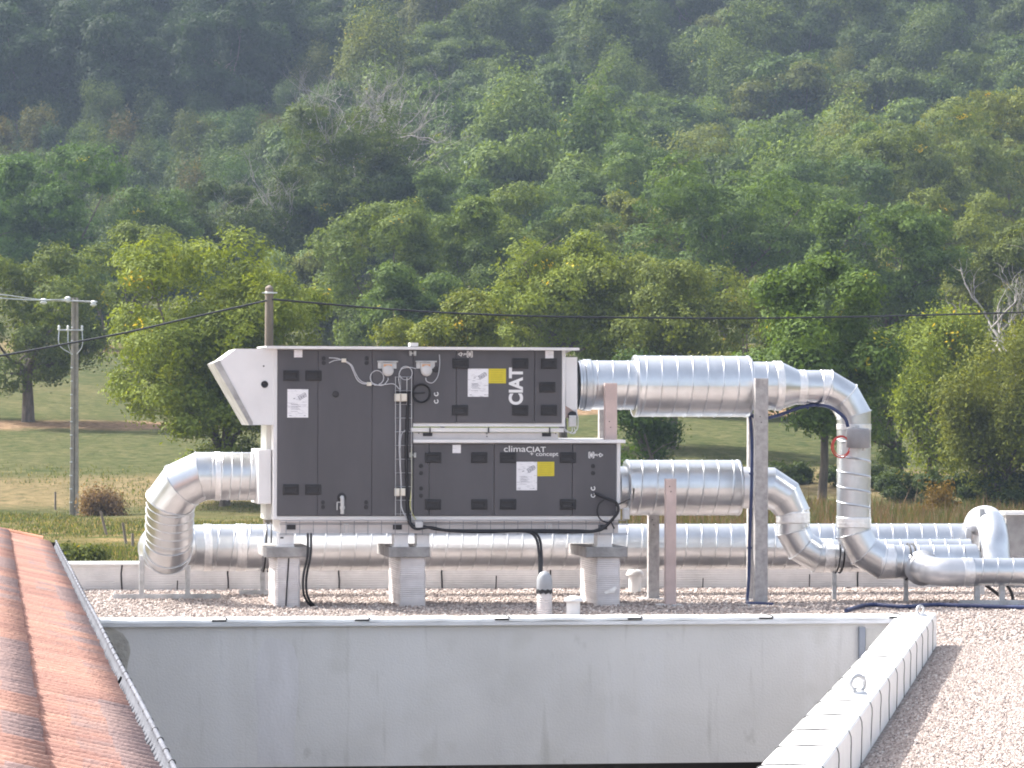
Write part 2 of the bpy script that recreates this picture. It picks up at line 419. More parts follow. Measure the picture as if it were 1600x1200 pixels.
# upstand behind the front coping and skew parapet
m1.box(XL, cA.x + .03, YW + .012, YW + .30, -.004, ZC - .02)
m1.prism([(cA.x + .03, YW + .3), (iN.x + .03, YN), (oN.x - .03, YN), (oA.x - .03, YW + .3)][::-1], 'z', -.002, ZC - .02)
wallo = m1.build('rendered_wall', WALLM, bl)
m1 = MB(); m1.prism([(XL + .3, YR), (XL + .3, YW + .9), (cA.x + .9, YW + .9), (iN.x + .9, YN + .5), (XR - .3, YN + .5), (XR - .3, YR)][::-1], 'z', -3.5, -.96)
m1.build('lower_storey', mat('dark lower storey', (.035, .035, .04), .3, 0, 1, .2), bl)
# a shallow pilaster and lighter return panel near the corner
pl = MB(); pl.pbox(1343, 980, 1352, 1195, YW - .03, YW + .02)
pl.build('downpipe_cover', mat('blue grey sheet', (.26, .29, .36), .5, .2, 3, .1), bl)
pl = MB(); pl.pbox(1353, 982, 1400, 1195, YW + .001, YW + .02); pl.build('return_panel', mat('pale render panel', (.58, .575, .57), .8, 0, 2, .08, .2, 50), bl)
# cement repair patch on the wall
pp = [onY(x, y, YW) for x, y in ((160, 978), (178, 983), (192, 990), (201, 1003), (204, 1018), (200, 1035), (197, 1056), (188, 1062), (160, 1060))]
pl = MB(); pl.prism([(p.x, p.z) for p in pp], 'y', YW + .006, YW + .013); pl.build('cement_patch', mat('rough cement patch', (.47, .45, .42), .95, 0, 4, .2, .8, 30), bl)
pp = [onY(x, y, YW) for x, y in ((402, 1194), (404, 1120), (399, 1070), (403, 1025), (410, 1003), (425, 996), (444, 1000), (459, 1010), (466, 1035), (467, 1075), (463, 1120), (460, 1160), (462, 1194))]
pl = MB(); pl.prism([(p.x, p.z) for p in pp], 'y', YW + .008, YW + .0125); pl.build('pale_render_patch', mat('pale smoothed render', (.66, .65, .68), .8, 0, 3, .06, .2, 40, col2=(.60, .59, .61), stretch=(3, 1, .5)), bl)
# front coping: rounded membrane turned over the edge, in sheets
def fcope():
    mb = MB(); md = MB(); mt = MB()
    x = XL; k = 0
    while x < cA.x + .05:
        x1 = min(x + 1.18 + rnd.uniform(-.05, .05), cA.x + .1); dz = rnd.uniform(-.004, .004) + (k % 2) * .003
        n = 6; prof = [(YW - .02, ZC - .03), (YW - .022, ZC - .012), (YW - .012, ZC - .002), (YW + .03, ZC + .004), (YW + .16, ZC + .006), (YW + .29, ZC + .002), (YW + .312, ZC - .02), (YW + .315, .003)]
        nx = 6; vs = []
        for i in range(nx + 1):
            t = x + (x1 - x) * i / nx; bz = .004 * math.sin(i * 2.1 + k) + dz
            for (y, z) in prof: vs.append((t, y, z + (bz if z > .1 else 0)))
        P = len(prof); mb.add(vs, [(i * P + j, i * P + j + 1, (i + 1) * P + j + 1, (i + 1) * P + j) for i in range(nx) for j in range(P - 1)][::1], True)
        md.cut()
        if k: md.box(x - .006, x + .007, YW - .024, YW + .30, ZC - .004 + dz, ZC + .0095 + dz)
        # lapped corner
        if k: md.box(x - .12, x, YW - .026, YW - .01, ZC - .022, ZC - .006)
        x = x1; k += 1
    mt.box(XL, cA.x + .03, YW - .03, YW + .005, ZC - .062, ZC - .031)
    return mb, md, mt
a, b, c = fcope(); a.build('coping', COPE, bl); b.build('membrane_seam', BLACK, bl); c.build('edge_trim', mat('edge trim metal', (.58, .60, .66), .35, .5, 3, .08), bl)
# skew parapet coping
def scope():
    mb = MB(); md = MB(); Y = YW + .3; k = 0
    while Y > YN:
        Y1 = Y - .96 - rnd.uniform(-.04, .04)
        i0, i1 = ext(cA, cB, Y), ext(cA, cB, Y1); o0, o1 = ext(oA, oB, Y), ext(oA, oB, Y1)
        rows = []; n = 6
        jr = rnd.uniform(-.004, .004)
        for i in range(n + 1):
            t = i / n; I = i0.lerp(i1, t); O = o0.lerp(o1, t); bul = .0005 * math.sin(math.pi * t) + .0012 * math.sin(9 * t + k)
            e = .001 * math.sin(math.pi * t)
            ro = [(I.x - .02 - e + jr, I.y, -.1 + ZC), (I.x - .022 - e + jr, I.y, ZC - .01), (I.x, I.y, ZC + .004 + bul * .4), (I.x * .5 + O.x * .5, I.y, ZC + .012 + bul), (O.x + .004, O.y, ZC + .006 + bul * .4), (O.x + .012 + e * .6, O.y, ZC - .004), (O.x + .014 + e * .3, O.y, .004)]
            rows += ro
        P = 7
        mb.add(rows, [(i * P + j, (i + 1) * P + j, (i + 1) * P + j + 1, i * P + j + 1) for i in range(n) for j in range(P - 1)], False)
        # seams: a thin bead following the section, wandering slightly
        pts = [(i1.x - .026, i1.y + .0, ZC - .08), (i1.x - .012, i1.y, ZC + .004), (i1.x * .7 + o1.x * .3, i1.y + rnd.uniform(-.012, .012), ZC + .0145), (i1.x * .3 + o1.x * .7, i1.y + rnd.uniform(-.012, .012), ZC + .0145), (o1.x + .014, i1.y + .002, ZC - .002), (o1.x + .02, i1.y + rnd.uniform(-.01, .01), ZC * .5), (o1.x + .018, i1.y + rnd.uniform(-.02, .02), .01)]
        md.cut(); md.tube(bez(pts, 4), [.0038] * 12 + [.0028] * 13, 5)
        Y = Y1; k += 1
    return mb, md
a, b = scope(); a.build('skew_coping', COPE, bl); b.build('membrane_seam', BLACK, bl)
# rear parapet
m1 = MB(); m1.box(XL, XR, YR, YR + .28, -.003, .285); m1.build('rear_parapet', PARA, bl)
m1 = MB(); m1.box(XL - .02, XR + .02, YR - .03, YR + .50, .286, .308); m1.build('rear_coping', COPE, bl)
m1 = MB()
for k in range(12):
    x = xat(193, YR) + k * (xat(361, YR) - xat(193, YR)) + rnd.uniform(-.03, .03)
    m1.cut(); m1.tube([(x, YR - .006, .0), (x + .008 * rnd.uniform(-1, 1), YR - .008, .1), (x + .01 * rnd.uniform(-1, 1), YR - .008, .19), (x, YR - .006, .283)], .009, 5)
    if k % 3 != 1: xx = x + .62; m1.cut(); m1.tube([(xx, YR - .004, 0), (xx + .004, YR - .006, rnd.uniform(.1, .16))], .006, 5)
m1.build('rear_parapet_seam', BLACK, bl)

# gravel -------------------------------------------------------------
def gravel_mat():
    m = bpy.data.materials.new('roof gravel'); m.use_nodes = True; N = m.node_tree.nodes; L = m.node_tree.links
    b = N['Principled BSDF']; b.inputs['Roughness'].default_value = .9
    g = N.new('ShaderNodeNewGeometry')
    v = N.new('ShaderNodeTexVoronoi'); v.inputs['Scale'].default_value = 42; L.new(g.outputs['Position'], v.inputs[0])
    sc = N.new('ShaderNodeSeparateColor'); L.new(v.outputs['Color'], sc.inputs[0])
    r = N.new('ShaderNodeValToRGB'); st = [(0, (.12, .10, .095)), (.3, (.24, .20, .18)), (.6, (.32, .27, .25)), (.85, (.40, .35, .33)), (1, (.56, .53, .51))]
    while len(r.color_ramp.elements) < 5: r.color_ramp.elements.new(.5)
    for e, (p, c) in zip(r.color_ramp.elements, st): e.position = p; e.color = (*c, 1)
    L.new(sc.outputs[0], r.inputs[0])
    n = N.new('ShaderNodeTexNoise'); n.inputs['Scale'].default_value = .8; n.inputs['Detail'].default_value = 5; L.new(g.outputs['Position'], n.inputs[0])
    rr = N.new('ShaderNodeMapRange'); rr.inputs[1].default_value = .45; rr.inputs[2].default_value = .66; rr.inputs[4].default_value = .45; L.new(n.outputs[0], rr.inputs[0])
    mx = N.new('ShaderNodeMix'); mx.data_type = 'RGBA'; L.new(rr.outputs[0], mx.inputs[0]); L.new(r.outputs[0], mx.inputs[6]); mx.inputs[7].default_value = (.33, .28, .27, 1)
    L.new(mx.outputs[2], b.inputs['Base Color'])
    bp = N.new('ShaderNodeBump'); bp.inputs['Strength'].default_value = 1; bp.inputs['Distance'].default_value = .02; bp.invert = True
    L.new(v.outputs['Distance'], bp.inputs['Height']); L.new(bp.outputs[0], b.inputs['Normal'])
    return m
GRAV = gravel_mat()
g1 = MB()
g1.add([(XL, YW + .31, 0), (oA.x + .1, YW + .31, 0), (XR, YW + .31, 0), (XR, YR, 0), (XL, YR, 0)], [(0, 1, 2, 3, 4)])
g1.add([(oA.x - .05, YW + .31, 0.0), (oN.x - .05, YN, 0.0), (XR, YN, 0.0), (XR, YW + .31, 0.0)], [(0, 1, 2, 3)])
GR = g1.build('gravel_bed', GRAV, loc=(5, 36, 0), kind='structure')
# loose stones
def stones(n, sampler, s0, s1, name, seed):
    rg = np.random.default_rng(seed)
    P = sampler(rg, n); n = len(P)
    base = np.array([(1, 0, 0), (-1, 0, 0), (0, 1, 0), (0, -1, 0), (0, 0, 1), (0, 0, -1), (.7, .7, .25), (-.6, .6, -.3)], float)[:6]
    F = np.array([(0, 2, 4), (2, 1, 4), (1, 3, 4), (3, 0, 4), (2, 0, 5), (1, 2, 5), (3, 1, 5), (0, 3, 5)])
    sz = rg.uniform(s0, s1, (n, 1, 3)) * np.array([1, 1, .7]); an = rg.uniform(0, 6.28, n)
    V = base[None] * (1 + rg.uniform(-.25, .25, (n, 6, 1))) * sz
    c, s = np.cos(an)[:, None], np.sin(an)[:, None]
    X = V[..., 0] * c - V[..., 1] * s + V[..., 2] * .4; Y = V[..., 0] * s + V[..., 1] * c; Z = V[..., 2] + V[..., 0] * .35
    V = np.stack([X, Y, Z], -1) + P[:, None, :]
    return V.reshape(-1, 3), (F[None] + np.arange(n)[:, None, None] * 6).reshape(-1, 3), n
def npmesh(name, V, F, material, attr=None, smooth=False, loc=(0, 0, 0), parent=None, link=True):
    me = bpy.data.meshes.new(name); k = F.shape[1]
    V = V - np.array(loc)
    me.vertices.add(len(V)); me.vertices.foreach_set('co', V.astype(np.float32).ravel())
    me.loops.add(F.size); me.loops.foreach_set('vertex_index', F.astype(np.int32).ravel())
    me.polygons.add(len(F)); me.polygons.foreach_set('loop_start', np.arange(0, F.size, k, dtype=np.int32))
    try: me.polygons.foreach_set('loop_total', np.full(len(F), k, dtype=np.int32))
    except Exception: pass
    me.polygons.foreach_set('use_smooth', np.full(len(F), smooth))
    if attr is not None:
        a = me.attributes.new('var', 'FLOAT', 'FACE'); a.data.foreach_set('value', attr.astype(np.float32))
    me.update(calc_edges=True); me.materials.append(material)
    if not link: return me
    o = bpy.data.objects.new(name, me); COL.objects.link(o)
    if parent is not None: o.parent = parent
    else: o.location = loc
    return o
def var_mat(name, stops, rough=.9, trans=0., tint=False, spec=.3):
    m = bpy.data.materials.new(name); m.use_nodes = True; N = m.node_tree.nodes; L = m.node_tree.links
    b = N['Principled BSDF']; b.inputs['Roughness'].default_value = rough; b.inputs['Specular IOR Level'].default_value = spec
    at = N.new('ShaderNodeAttribute'); at.attribute_name = 'var'
    r = N.new('ShaderNodeValToRGB')
    while len(r.color_ramp.elements) < len(stops): r.color_ramp.elements.new(.5)
    for e, (p, c) in zip(r.color_ramp.elements, stops): e.position = p; e.color = (*c, 1)
    L.new(at.outputs['Fac'], r.inputs[0]); c = r.outputs[0]
    if tint:
        oi = N.new('ShaderNodeObjectInfo'); mx = N.new('ShaderNodeMix'); mx.data_type = 'RGBA'; mx.blend_type = 'MULTIPLY'
        mx.inputs[0].default_value = 1; L.new(c, mx.inputs[6]); L.new(oi.outputs['Color'], mx.inputs[7]); c = mx.outputs[2]
    L.new(c, b.inputs['Base Color'])
    if trans:
        tr = N.new('ShaderNodeBsdfTranslucent'); ms = N.new('ShaderNodeMixShader'); ms.inputs[0].default_value = trans
        mc = N.new('ShaderNodeMix'); mc.data_type = 'RGBA'; mc.blend_type = 'MULTIPLY'; mc.inputs[0].default_value = 1
        L.new(c, mc.inputs[6]); mc.inputs[7].default_value = (1.25, 1.15, .5, 1); L.new(mc.outputs[2], tr.inputs[0])
        L.new(b.outputs[0], ms.inputs[1]); L.new(tr.outputs[0], ms.inputs[2]); L.new(ms.outputs[0], N['Material Output'].inputs[0])
    return m
STONE = var_mat('roof pebbles', [(0, (.20, .17, .16)), (.35, (.36, .30, .275)), (.7, (.47, .40, .365)), (1, (.72, .68, .65))])
def samp_main(rg, n):
    x = rg.uniform(XL + .1, XR - 3, n); y = YW + .4 + (YR - YW - .45) * rg.uniform(0, 1, n); return np.stack([x, y, np.full(n, .006)], 1)
def samp_right(rg, n):
    y = 18 + (YW + .4 - 18) * rg.uniform(0, 1, n)
    x0 = oA.x + (oB.x - oA.x) * (y - oA.y) / (oB.y - oA.y) + .05; wd = (1620 - 1280) / FPX * y + 1.2
    x = x0 + rg.uniform(0, 1, n) * wd; return np.stack([x, y, np.full(n, .006)], 1)
V1, F1, n1 = stones(42000, samp_main, .010, .022, 'a', 1); V2, F2, n2 = stones(76000, samp_right, .008, .017, 'b', 2)
V = np.concatenate([V1, V2]); Fa = np.concatenate([F1, F2 + len(V1)])
var = np.repeat(np.random.default_rng(3).beta(2, 2, n1 + n2), 8)
npmesh('gravel', V, Fa, STONE, var, loc=(5, 36, 0))['kind'] = 'stuff'

# ================================================================== AIR HANDLING UNIT
YF = 37.6; DEP = 1.15; YB = YF + DEP
AB = onY(700, 833, YF)
ahu = thing('air_handling_unit', (AB.x, YF + DEP / 2, AB.z), 'large dark grey rooftop ventilation unit in two stacked cabinets on wrapped plinths', 'ventilation unit')
P = lambda px, py, Y=YF: onY(px, py, Y)
# white carcass
m1 = MB()
m1.pbox(427.5, 545, 645, 812, YF + .012, YB)
m1.pbox(645.2, 545, 883, 667, YF + .012, YB)
m1.pbox(645.2, 690, 969, 812, YF + .012, YB)
m1.build('carcass', WHITE, ahu)
m1 = MB()
m1.pbox(427.3, 545, 433, 812, YF, YF + .03, .004); m1.pbox(878, 545, 883.2, 667, YF, YF + .03, .004)
m1.pbox(963.5, 690, 969.3, 812, YF, YF + .03, .004); m1.pbox(645, 661.5, 878, 667, YF + .001, YF + .03, .004)
m1.pbox(433, 806.5, 963.5, 812, YF + .001, YF + .03, .004)
m1.build('corner_frame', WHITE, ahu)
# rails between the two cabinets
m1 = MB(); m1.pbox(642, 668.5, 881, 675.5, YF - .02, YF + .05, .008); m1.pbox(644, 669, 880, 671, YF - .026, YF - .018); m1.build('drain_rail', WHITE, ahu)
m1 = MB(); m1.pbox(646, 676, 872, 686.5, YF + .03, YB - .05); m1.build('spacer_channel', CREAM, ahu)
m1 = MB()
for x0, x1, y0, y1 in ((661, 675.5, 676.3, 681.5), (847, 861, 676.3, 682)): m1.cut(); m1.pbox(x0, y0, x1, y1, YF + .022, YF + .032)
for x, y in ((654.5, 677), (761, 677.5), (761, 682), (868.5, 677.5)): m1.cut(); m1.pbox(x - .8, y - .8, x + .8, y + .8, YF + .02, YF + .03)
for x in (672, 763.5, 859): m1.cut(); m1.pbox(x - 1, 667.5, x + 1, 676.5, YF - .034, YF - .02)
m1.build('channel_slot', HANDLE, ahu)
# lids
m1 = MB(); a = P(415, 541, YF); b_ = P(903, 545.2, YF)
m1.prism([(YF - .10, a.z + .002), (YF - .10, a.z - .026), (YF - .092, a.z - .028), (YF - .085, a.z - .012), (YB + .08, a.z + .0), (YB + .08, a.z + .015)], 'x', a.x, b_.x)
m1.pbox(641, 535.5, 653.5, 541, YF - .08, YF + .1)
lid = m1.build('lid', WHITE, ahu)
m1 = MB(); a = P(645, 686.8, YF); b_ = P(975.5, 692, YF)
m1.prism([(YF - .07, a.z + .002), (YF - .07, a.z - .03), (YF - .062, a.z - .032), (YF - .055, a.z - .015), (YB + .03, a.z), (YB + .03, a.z + .012)], 'x', a.x, b_.x)
m1.build('lower_lid', WHITE, ahu)
m1 = MB(); q = [P(884, 545), P(901, 545.5), P(884, 552)]; m1.prism([(p.x, p.z) for p in q], 'y', YF + .02, YF + .026); m1.build('lid_bracket', STRUT, ahu)
# panels
def panel(x0, y0, x1, y1):
    m = MB(); m.pbox(x0 + .45, y0 + .3, x1 - .45, y1 - .3, YF - .012, YF + .02, .004); return m.build('access_panel', DARK, ahu)
P1 = panel(433.3, 546, 496.5, 806.3); P2 = panel(496.7, 546, 581, 806.3); P3 = panel(581.2, 546, 645.3, 806.3)
P4 = panel(645.5, 546, 713, 661.2); P5 = panel(713.2, 546, 835, 661.2); P6 = panel(835.2, 546, 877.8, 661.2)
P7 = panel(645.5, 693, 670.3, 806.3); P8 = panel(670.5, 693, 772, 806.3); P9 = panel(772.2, 693, 894, 806.3); P10 = panel(894.2, 693, 963.3, 806.3)
def handle(x, y, par):
    m = MB(); Yf = YF - .012
    m.pbox(x - 12.5, y - 8, x + 12.5, y + 8, Yf - .018, Yf, .006)
    m.pbox(x - 9.5, y - 5.5, x + 9.5, y - 3.2, Yf - .030, Yf - .018, .003)
    m.pbox(x - 9.5, y + 1.5, x + 6.5, y + 5.5, Yf - .026, Yf - .018, .003)
    m.pbox(x - 10.5, y - 1, x - 8.5, y + 1, Yf - .028, Yf - .018); m.pbox(x + 7.5, y - 1.5, x + 10.5, y + 2.5, Yf - .034, Yf - .018, .003)
    return m.build('panel_handle', HANDLE, par)
for x, y, p in ((455, 587, P1), (490, 587, P2), (454.5, 765, P1), (489.5, 765, P2), (720, 568, P5), (719, 641, P5), (813, 568, P5), (813, 641, P5),
                (858, 568, P6), (855.5, 605, P6), (858, 641, P6), (677, 715, P8), (749, 715, P8), (794, 715, P9), (887.5, 715, P9),
                (676.5, 788, P8), (749, 788, P8), (794, 788, P9), (887.5, 788, P9)): handle(x, y, p)
def plug(x, y, par, r=3.2, mt=None, ring=False):
    m = MB(); c = P(x, y, YF - .012); rr = r / 151.
    if ring:
        n = 14; pts = [(c.x + rr * .85 * math.cos(2 * math.pi * k / n * .8 + 2.4), YF - .02, c.z + rr * .85 * math.sin(2 * math.pi * k / n * .8 + 2.4)) for k in range(n + 1)]
        m.tube(pts, rr * .28, 6)
        return m.build('grommet', LETTER, par)
    m.lathe([(rr, 0), (rr, .006), (rr * .8, .010), (rr * .6, .008), (0.0005, .008)], c, (0, -1, 0), 18)
    return m.build('plug', mt or HANDLE, par)
for x, y, p in ((506, 560, P2), (506, 567, P2), (573, 560, P2), (573, 567, P2), (504.5, 785, P2), (504.5, 792.5, P2), (572, 785, P2), (572, 792.5, P2),
                (658, 728, P7), (658, 739, P7), (658, 763, P7), (658, 774.5, P7), (926.5, 728, P10), (926.5, 739, P10)): plug(x, y, p)
plug(524.5, 616, P2, 5); plug(681, 577, P4, 5)
for x, y, p in ((681.5, 615.5, P4), (681.5, 627, P4), (926.5, 763, P10), (926.5, 774, P10)): plug(x, y, p, 3.4, ring=True)
def flat(name, x0, y0, x1, y1, mt, par, off=.0135):
    m = MB(); a = P(x0, y0, YF - off); b = P(x1, y1, YF - off)
    m.box(a.x, b.x, YF - off - .0012, YF - off, a.z, b.z); return m.build(name, mt, par)
flat('sticker', 459.5, 546.5, 472.5, 558.5, PAPER, P1); flat('sticker', 852, 548, 865, 560, PAPER, P6); flat('sticker', 707, 695, 720, 708, PAPER, P8)
INK = mat('printing ink', (.22, .22, .28), .6)
def sheet(x0, y0, x1, y1, par):
    s = flat('instruction_sheet', x0, y0, x1, y1, PAPER, par)
    m = MB(); Y = YF - .0155
    def ln(ax, ay, bx, by, t=.35):
        a = P(x0 + ax * (x1 - x0), y0 + ay * (y1 - y0), Y); b = P(x0 + bx * (x1 - x0), y0 + by * (y1 - y0), Y)
        m.tube([a, b], t / 151., 4)
    # the small line drawing of the unit and rules of text
    for q in ((.55, .30, .88, .16), (.60, .38, .92, .24), (.55, .30, .60, .38), (.88, .16, .92, .24), (.66, .26, .70, .34), (.76, .21, .80, .29), (.57, .34, .9, .2), (.5, .27, .55, .30), (.82, .13, .88, .16), (.5, .27, .82, .13)): ln(*q)
    ln(.28, .34, .38, .32, .5); ln(.08, .93, .2, .93, .4); ln(.8, .93, .88, .93, .4)
    for k, yy in enumerate((.52, .545, .6, .625, .66, .7, .78)): ln(.15 + .05 * (k % 2), yy, .5 + .2 * ((k * 7) % 3) / 3, yy + .01, .22)
    m.build('drawing', INK, P1 if par is P1 else par)
    return s
sheet(449, 608, 481.5, 652.5, P1); sheet(731, 576, 763, 620, P5); sheet(807, 721.5, 839, 766, P9)
def ysheet(x0, y0, x1, y1, par):
    flat('yellow_sticker', x0, y0, x1, y1, YELLOW, par)
    m = MB(); Y = YF - .0152
    for k in range(6):
        yy = y0 + 3 + k * (y1 - y0 - 6) / 5.; m.tube([P(x0 + 3, yy, Y), P(x1 - 3 - (k * 5) % 4, yy, Y)], .2 / 151, 4)
    m.build('fine_print', mat('dark yellow ink', (.33, .27, .03), .6), par)
ysheet(763.5, 576, 790.5, 599, P5); ysheet(839.5, 721.5, 866, 744, P9)
def text(body, x0, y0, x1, y1, par, rot=0, bold=.0, sx=1, name='lettering'):
    cu = bpy.data.curves.new('t', 'FONT'); cu.body = body; cu.size = 1; cu.offset = bold; cu.extrude = 0.01
    ob = bpy.data.objects.new('t', cu); COL.objects.link(ob)
    dg = bpy.context.evaluated_depsgraph_get(); me = bpy.data.meshes.new_from_object(ob.evaluated_get(dg))
    bpy.data.objects.remove(ob)
    n = len(me.vertices); co = np.zeros(n * 3); me.vertices.foreach_get('co', co); co = co.reshape(-1, 3)
    mn, mx = co.min(0), co.max(0); co = (co - mn) / (mx - mn)
    u, v, t = co[:, 0], co[:, 1], co[:, 2]
    if rot: u, v = 1 - v, u                       # reads bottom to top
    a = P(x0, y1, YF); b = P(x1, y0, YF)
    out = np.stack([a.x + u * (b.x - a.x), YF - .0130 - t * .003, a.z + v * (b.z - a.z)], 1)
    out -= np.array(ORG[par.name])
    me.vertices.foreach_set('co', out.astype(np.float32).ravel()); me.update()
    me.materials.clear(); me.materials.append(LETTER)
    o = bpy.data.objects.new(name, me); COL.objects.link(o); o.parent = par; ORG[o.name] = ORG[par.name]
    return o
text('CIAT', 794.5, 574.5, 817, 632.5, P5, rot=1, bold=.035)
text('clima', 787, 696.5, 821, 706, P9, bold=.005); text('CIAT', 822, 698, 852.5, 706.5, P9, bold=.01)
text('+ concept', 828, 706.8, 872, 714.5, P9, bold=.004)
def icon(cx, cy, par, flip=1):
    m = MB(); Y = YF - .014
    def ln(x0, y0, x1, y1, t=.7): m.tube([P(cx + flip * x0, cy + y0, Y), P(cx + flip * x1, cy + y1, Y)], t / 151, 4)
    ln(-12, 0, -7, -3); ln(-12, 0, -7, 3); ln(-7, -3, -7, 3); ln(-7, 0, -4, -1); ln(-4, 1.5, 1, -1.5); ln(-3, -1.5, 1, 1)
    for q in ((2, -4.5, 2, 4.5), (10, -4.5, 10, 4.5), (2, -4.5, 4.5, -4.5), (7.5, -4.5, 10, -4.5), (2, 4.5, 4.5, 4.5), (7.5, 4.5, 10, 4.5), (3, -3, 9, 3), (3, 3, 9, -3), (3, 0, 9, 0), (6, -4, 6, 4)): ln(*q)
    m.build('air_flow_symbol', LETTER, par)
icon(728, 553.5, P5); icon(930, 711, P10, -1)
# hinges between panels
m1 = MB()
for x, y in ((645, 552), (645, 711)):
    m1.cut(); m1.pbox(x - 5.5, y - 4, x - 1.5, y + 4, YF - .035, YF - .012, .004); m1.pbox(x + 1.5, y - 4, x + 5.5, y + 4, YF - .035, YF - .012, .004); m1.pbox(x - 2, y - 1, x + 2, y + 1, YF - .03, YF - .012)
m1.build('panel_hinge', STRUT, ahu)
# intake hood
hp = [P(x, y) for x, y in ((428, 545), (368.5, 545), (344, 563), (341, 566), (391, 664), (428, 664))]
m1 = MB(); m1.prism([(p.x, p.z) for p in hp], 'y', YF + .004, YB - .01); hood = m1.build('intake_hood', WHITE, ahu)
m1 = MB(); q = [P(x, y) for x, y in ((344, 562), (334, 567), (336, 571), (390, 664.5), (395, 664.5), (395, 660), (345, 567))]
m1.prism([(p.x, p.z) for p in q], 'y', YF - .006, YB + .005); m1.build('hood_lip', mat('hood mesh frame', (.42, .42, .42), .6, .2, 6, .2), ahu)
m1 = MB(); c = P(413.5, 600.5, YF + .002); m1.lathe([(.037, 0), (.037, .006), (.024, .010), (.024, .002), (.0005, .002)], c, (0, -1, 0), 20)
c = P(412, 572, YF + .002); m1.lathe([(.009, 0), (.009, .004), (.0005, .004)], c, (0, -1, 0), 10); m1.build('hood_plug', HANDLE, hood)
m1 = MB()
for k in range(9):
    yy = YF + .05 + k * .12
    m1.tube([P(345, 569, YF) + Vector((-.012, yy - YF, -.01)), P(389, 657, YF) + Vector((-.012, yy - YF, 0))], .006, 4)
m1.build('hood_grille', HANDLE, hood)
# lower left side strip + duct spigot plate
m1 = MB(); m1.pbox(416, 664.5, 427.2, 812, YF + .30, YB - .1); m1.build('side_section', mat('pale side panel', (.66, .66, .62), .55, 0, 3, .08), ahu)
m1 = MB(); m1.pbox(403.5, 702, 424, 787.5, YF + .12, YB - .02, .01); m1.build('spigot_plate', WHITE, ahu)
# right plenum of the top cabinet
m1 = MB(); q = [P(x, y, YF + .05) for x, y in ((883.3, 558), (902, 558), (902, 646), (884, 634))]
m1.prism([(p.x, p.z) for p in q], 'y', YF + .05, YB - .1); m1.build('outlet_plenum', WHITE, ahu)
m1 = MB(); q = [P(x, y, YF + .07) for x, y in ((883.3, 634), (901, 645), (900, 653), (883.3, 653))]
m1.prism([(p.x, p.z) for p in q], 'y', YF + .07, YB - .2); m1.build('plenum_base', PINKP, ahu)
# base frame
m1 = MB(); m1.pbox(438, 812.2, 966, 833, YF + .05, YF + .06); m1.pbox(438, 812.2, 966, 815, YF + .005, YF + .05); m1.pbox(438, 830.5, 966, 833, YF + .02, YF + .05)
m1.pbox(438, 812.2, 441, 833, YF + .061, YB - .05); m1.pbox(962, 812.2, 966, 833, YF + .061, YB - .05); m1.pbox(442, 812.2, 961, 833, YB - .06, YB - .05)
m1.build('base_channel', CREAM, ahu)
m1 = MB()
for x0 in (448, 614, 935): m1.cut(); m1.pbox(x0, 819, x0 + 14, 827.5, YF + .044, YF + .05)
m1.build('lifting_slot', HANDLE, ahu)
for xs in ((428, 435, 459), (603, 616, 638), (650, 652, 671), (913, 934, 956)):
    m1 = MB(); m1.pbox(xs[1], 833.5, xs[2], 854.5, YF + .02, YF + .05); m1.pbox(xs[1], 833.2, xs[1] + 2, 854.5, YF + .05, YF + .3); m1.pbox(xs[1] - 2, 852.5, xs[2] + 1, 854.6, YF - .02, YF + .25)
    m1.pbox((xs[1] + xs[2]) / 2 - 1.2, 850, (xs[1] + xs[2]) / 2 + 1.2, 852.4, YF - .01, YF + .015)
    m1.build('foot_bracket', WHITE, ahu)
# pressure switches
def pswitch(x, y):
    s = MB(); s.pbox(x, y, x + 29, y + 12, YF - .02, YF - .012, .003); s.pbox(x - .5, y - .5, x + 32, y + 2, YF - .06, YF - .012, .003)
    o = s.build('switch_bracket', STRUT, ahu)
    s = MB(); c = P(x + 15.5, y + 15, YF - .02); s.lathe([(.058, 0), (.06, .02), (.052, .045), (.03, .05), (.0005, .05)], c, (0, -1, 0), 24)
    s.pbox(x + 7, y + 3, x + 24, y + 14, YF - .055, YF - .02, .005); o2 = s.build('pressure_switch', PLAST, ahu)
    s = MB(); s.pbox(x + 9, y + 5, x + 22, y + 9, YF - .059, YF - .0555); s.build('terminal_cover', mat('orange print', (.62, .35, .2), .6), o2)
pswitch(590.5, 564); pswitch(650.5, 564)
m1 = MB()
def cab(m, pts, r, off=.03, n=8, seg=6): m.tube(bez([P(x, y, YF - off) for x, y in pts], n), r, seg)
cab(m1, ((514, 559), (527, 560), (537, 564), (547, 570), (552, 580), (558, 593), (566, 599), (577, 600), (584, 600)), .006)
cab(m1, ((514, 567), (524, 563), (537, 563), (549, 570), (554, 580), (560, 591), (567, 597), (577, 599)), .005, .034)
pts = [(583 + 6 + 10.5 * math.cos(t), 590 + 11 * math.sin(t)) for t in np.linspace(1.6, 7.6, 16)]
cab(m1, pts, .005, .03, 3)
cab(m1, ((584, 601), (598, 602), (606, 594), (606, 590)), .005); cab(m1, ((585, 602), (600, 601), (615, 600), (624, 608)), .005)
cab(m1, ((650, 576), (640, 574), (627, 577), (623, 590), (625, 606)), .005); cab(m1, [(634 + 10 * math.cos(t), 583 + 10.5 * math.sin(t)) for t in np.linspace(-2.5, 2.8, 12)], .005, .034, 3)
cab(m1, ((665, 590), (667, 596), (676, 598), (684, 588), (687, 570), (686.5, 554)), .005)
cab(m1, ((625, 606), (625, 660), (624, 700), (627, 760), (627, 790), (633, 806), (640, 818)), .007, .02); cab(m1, ((633, 672), (627, 680), (625, 700)), .005)
m1.build('control_tubing', GREYC, ahu)
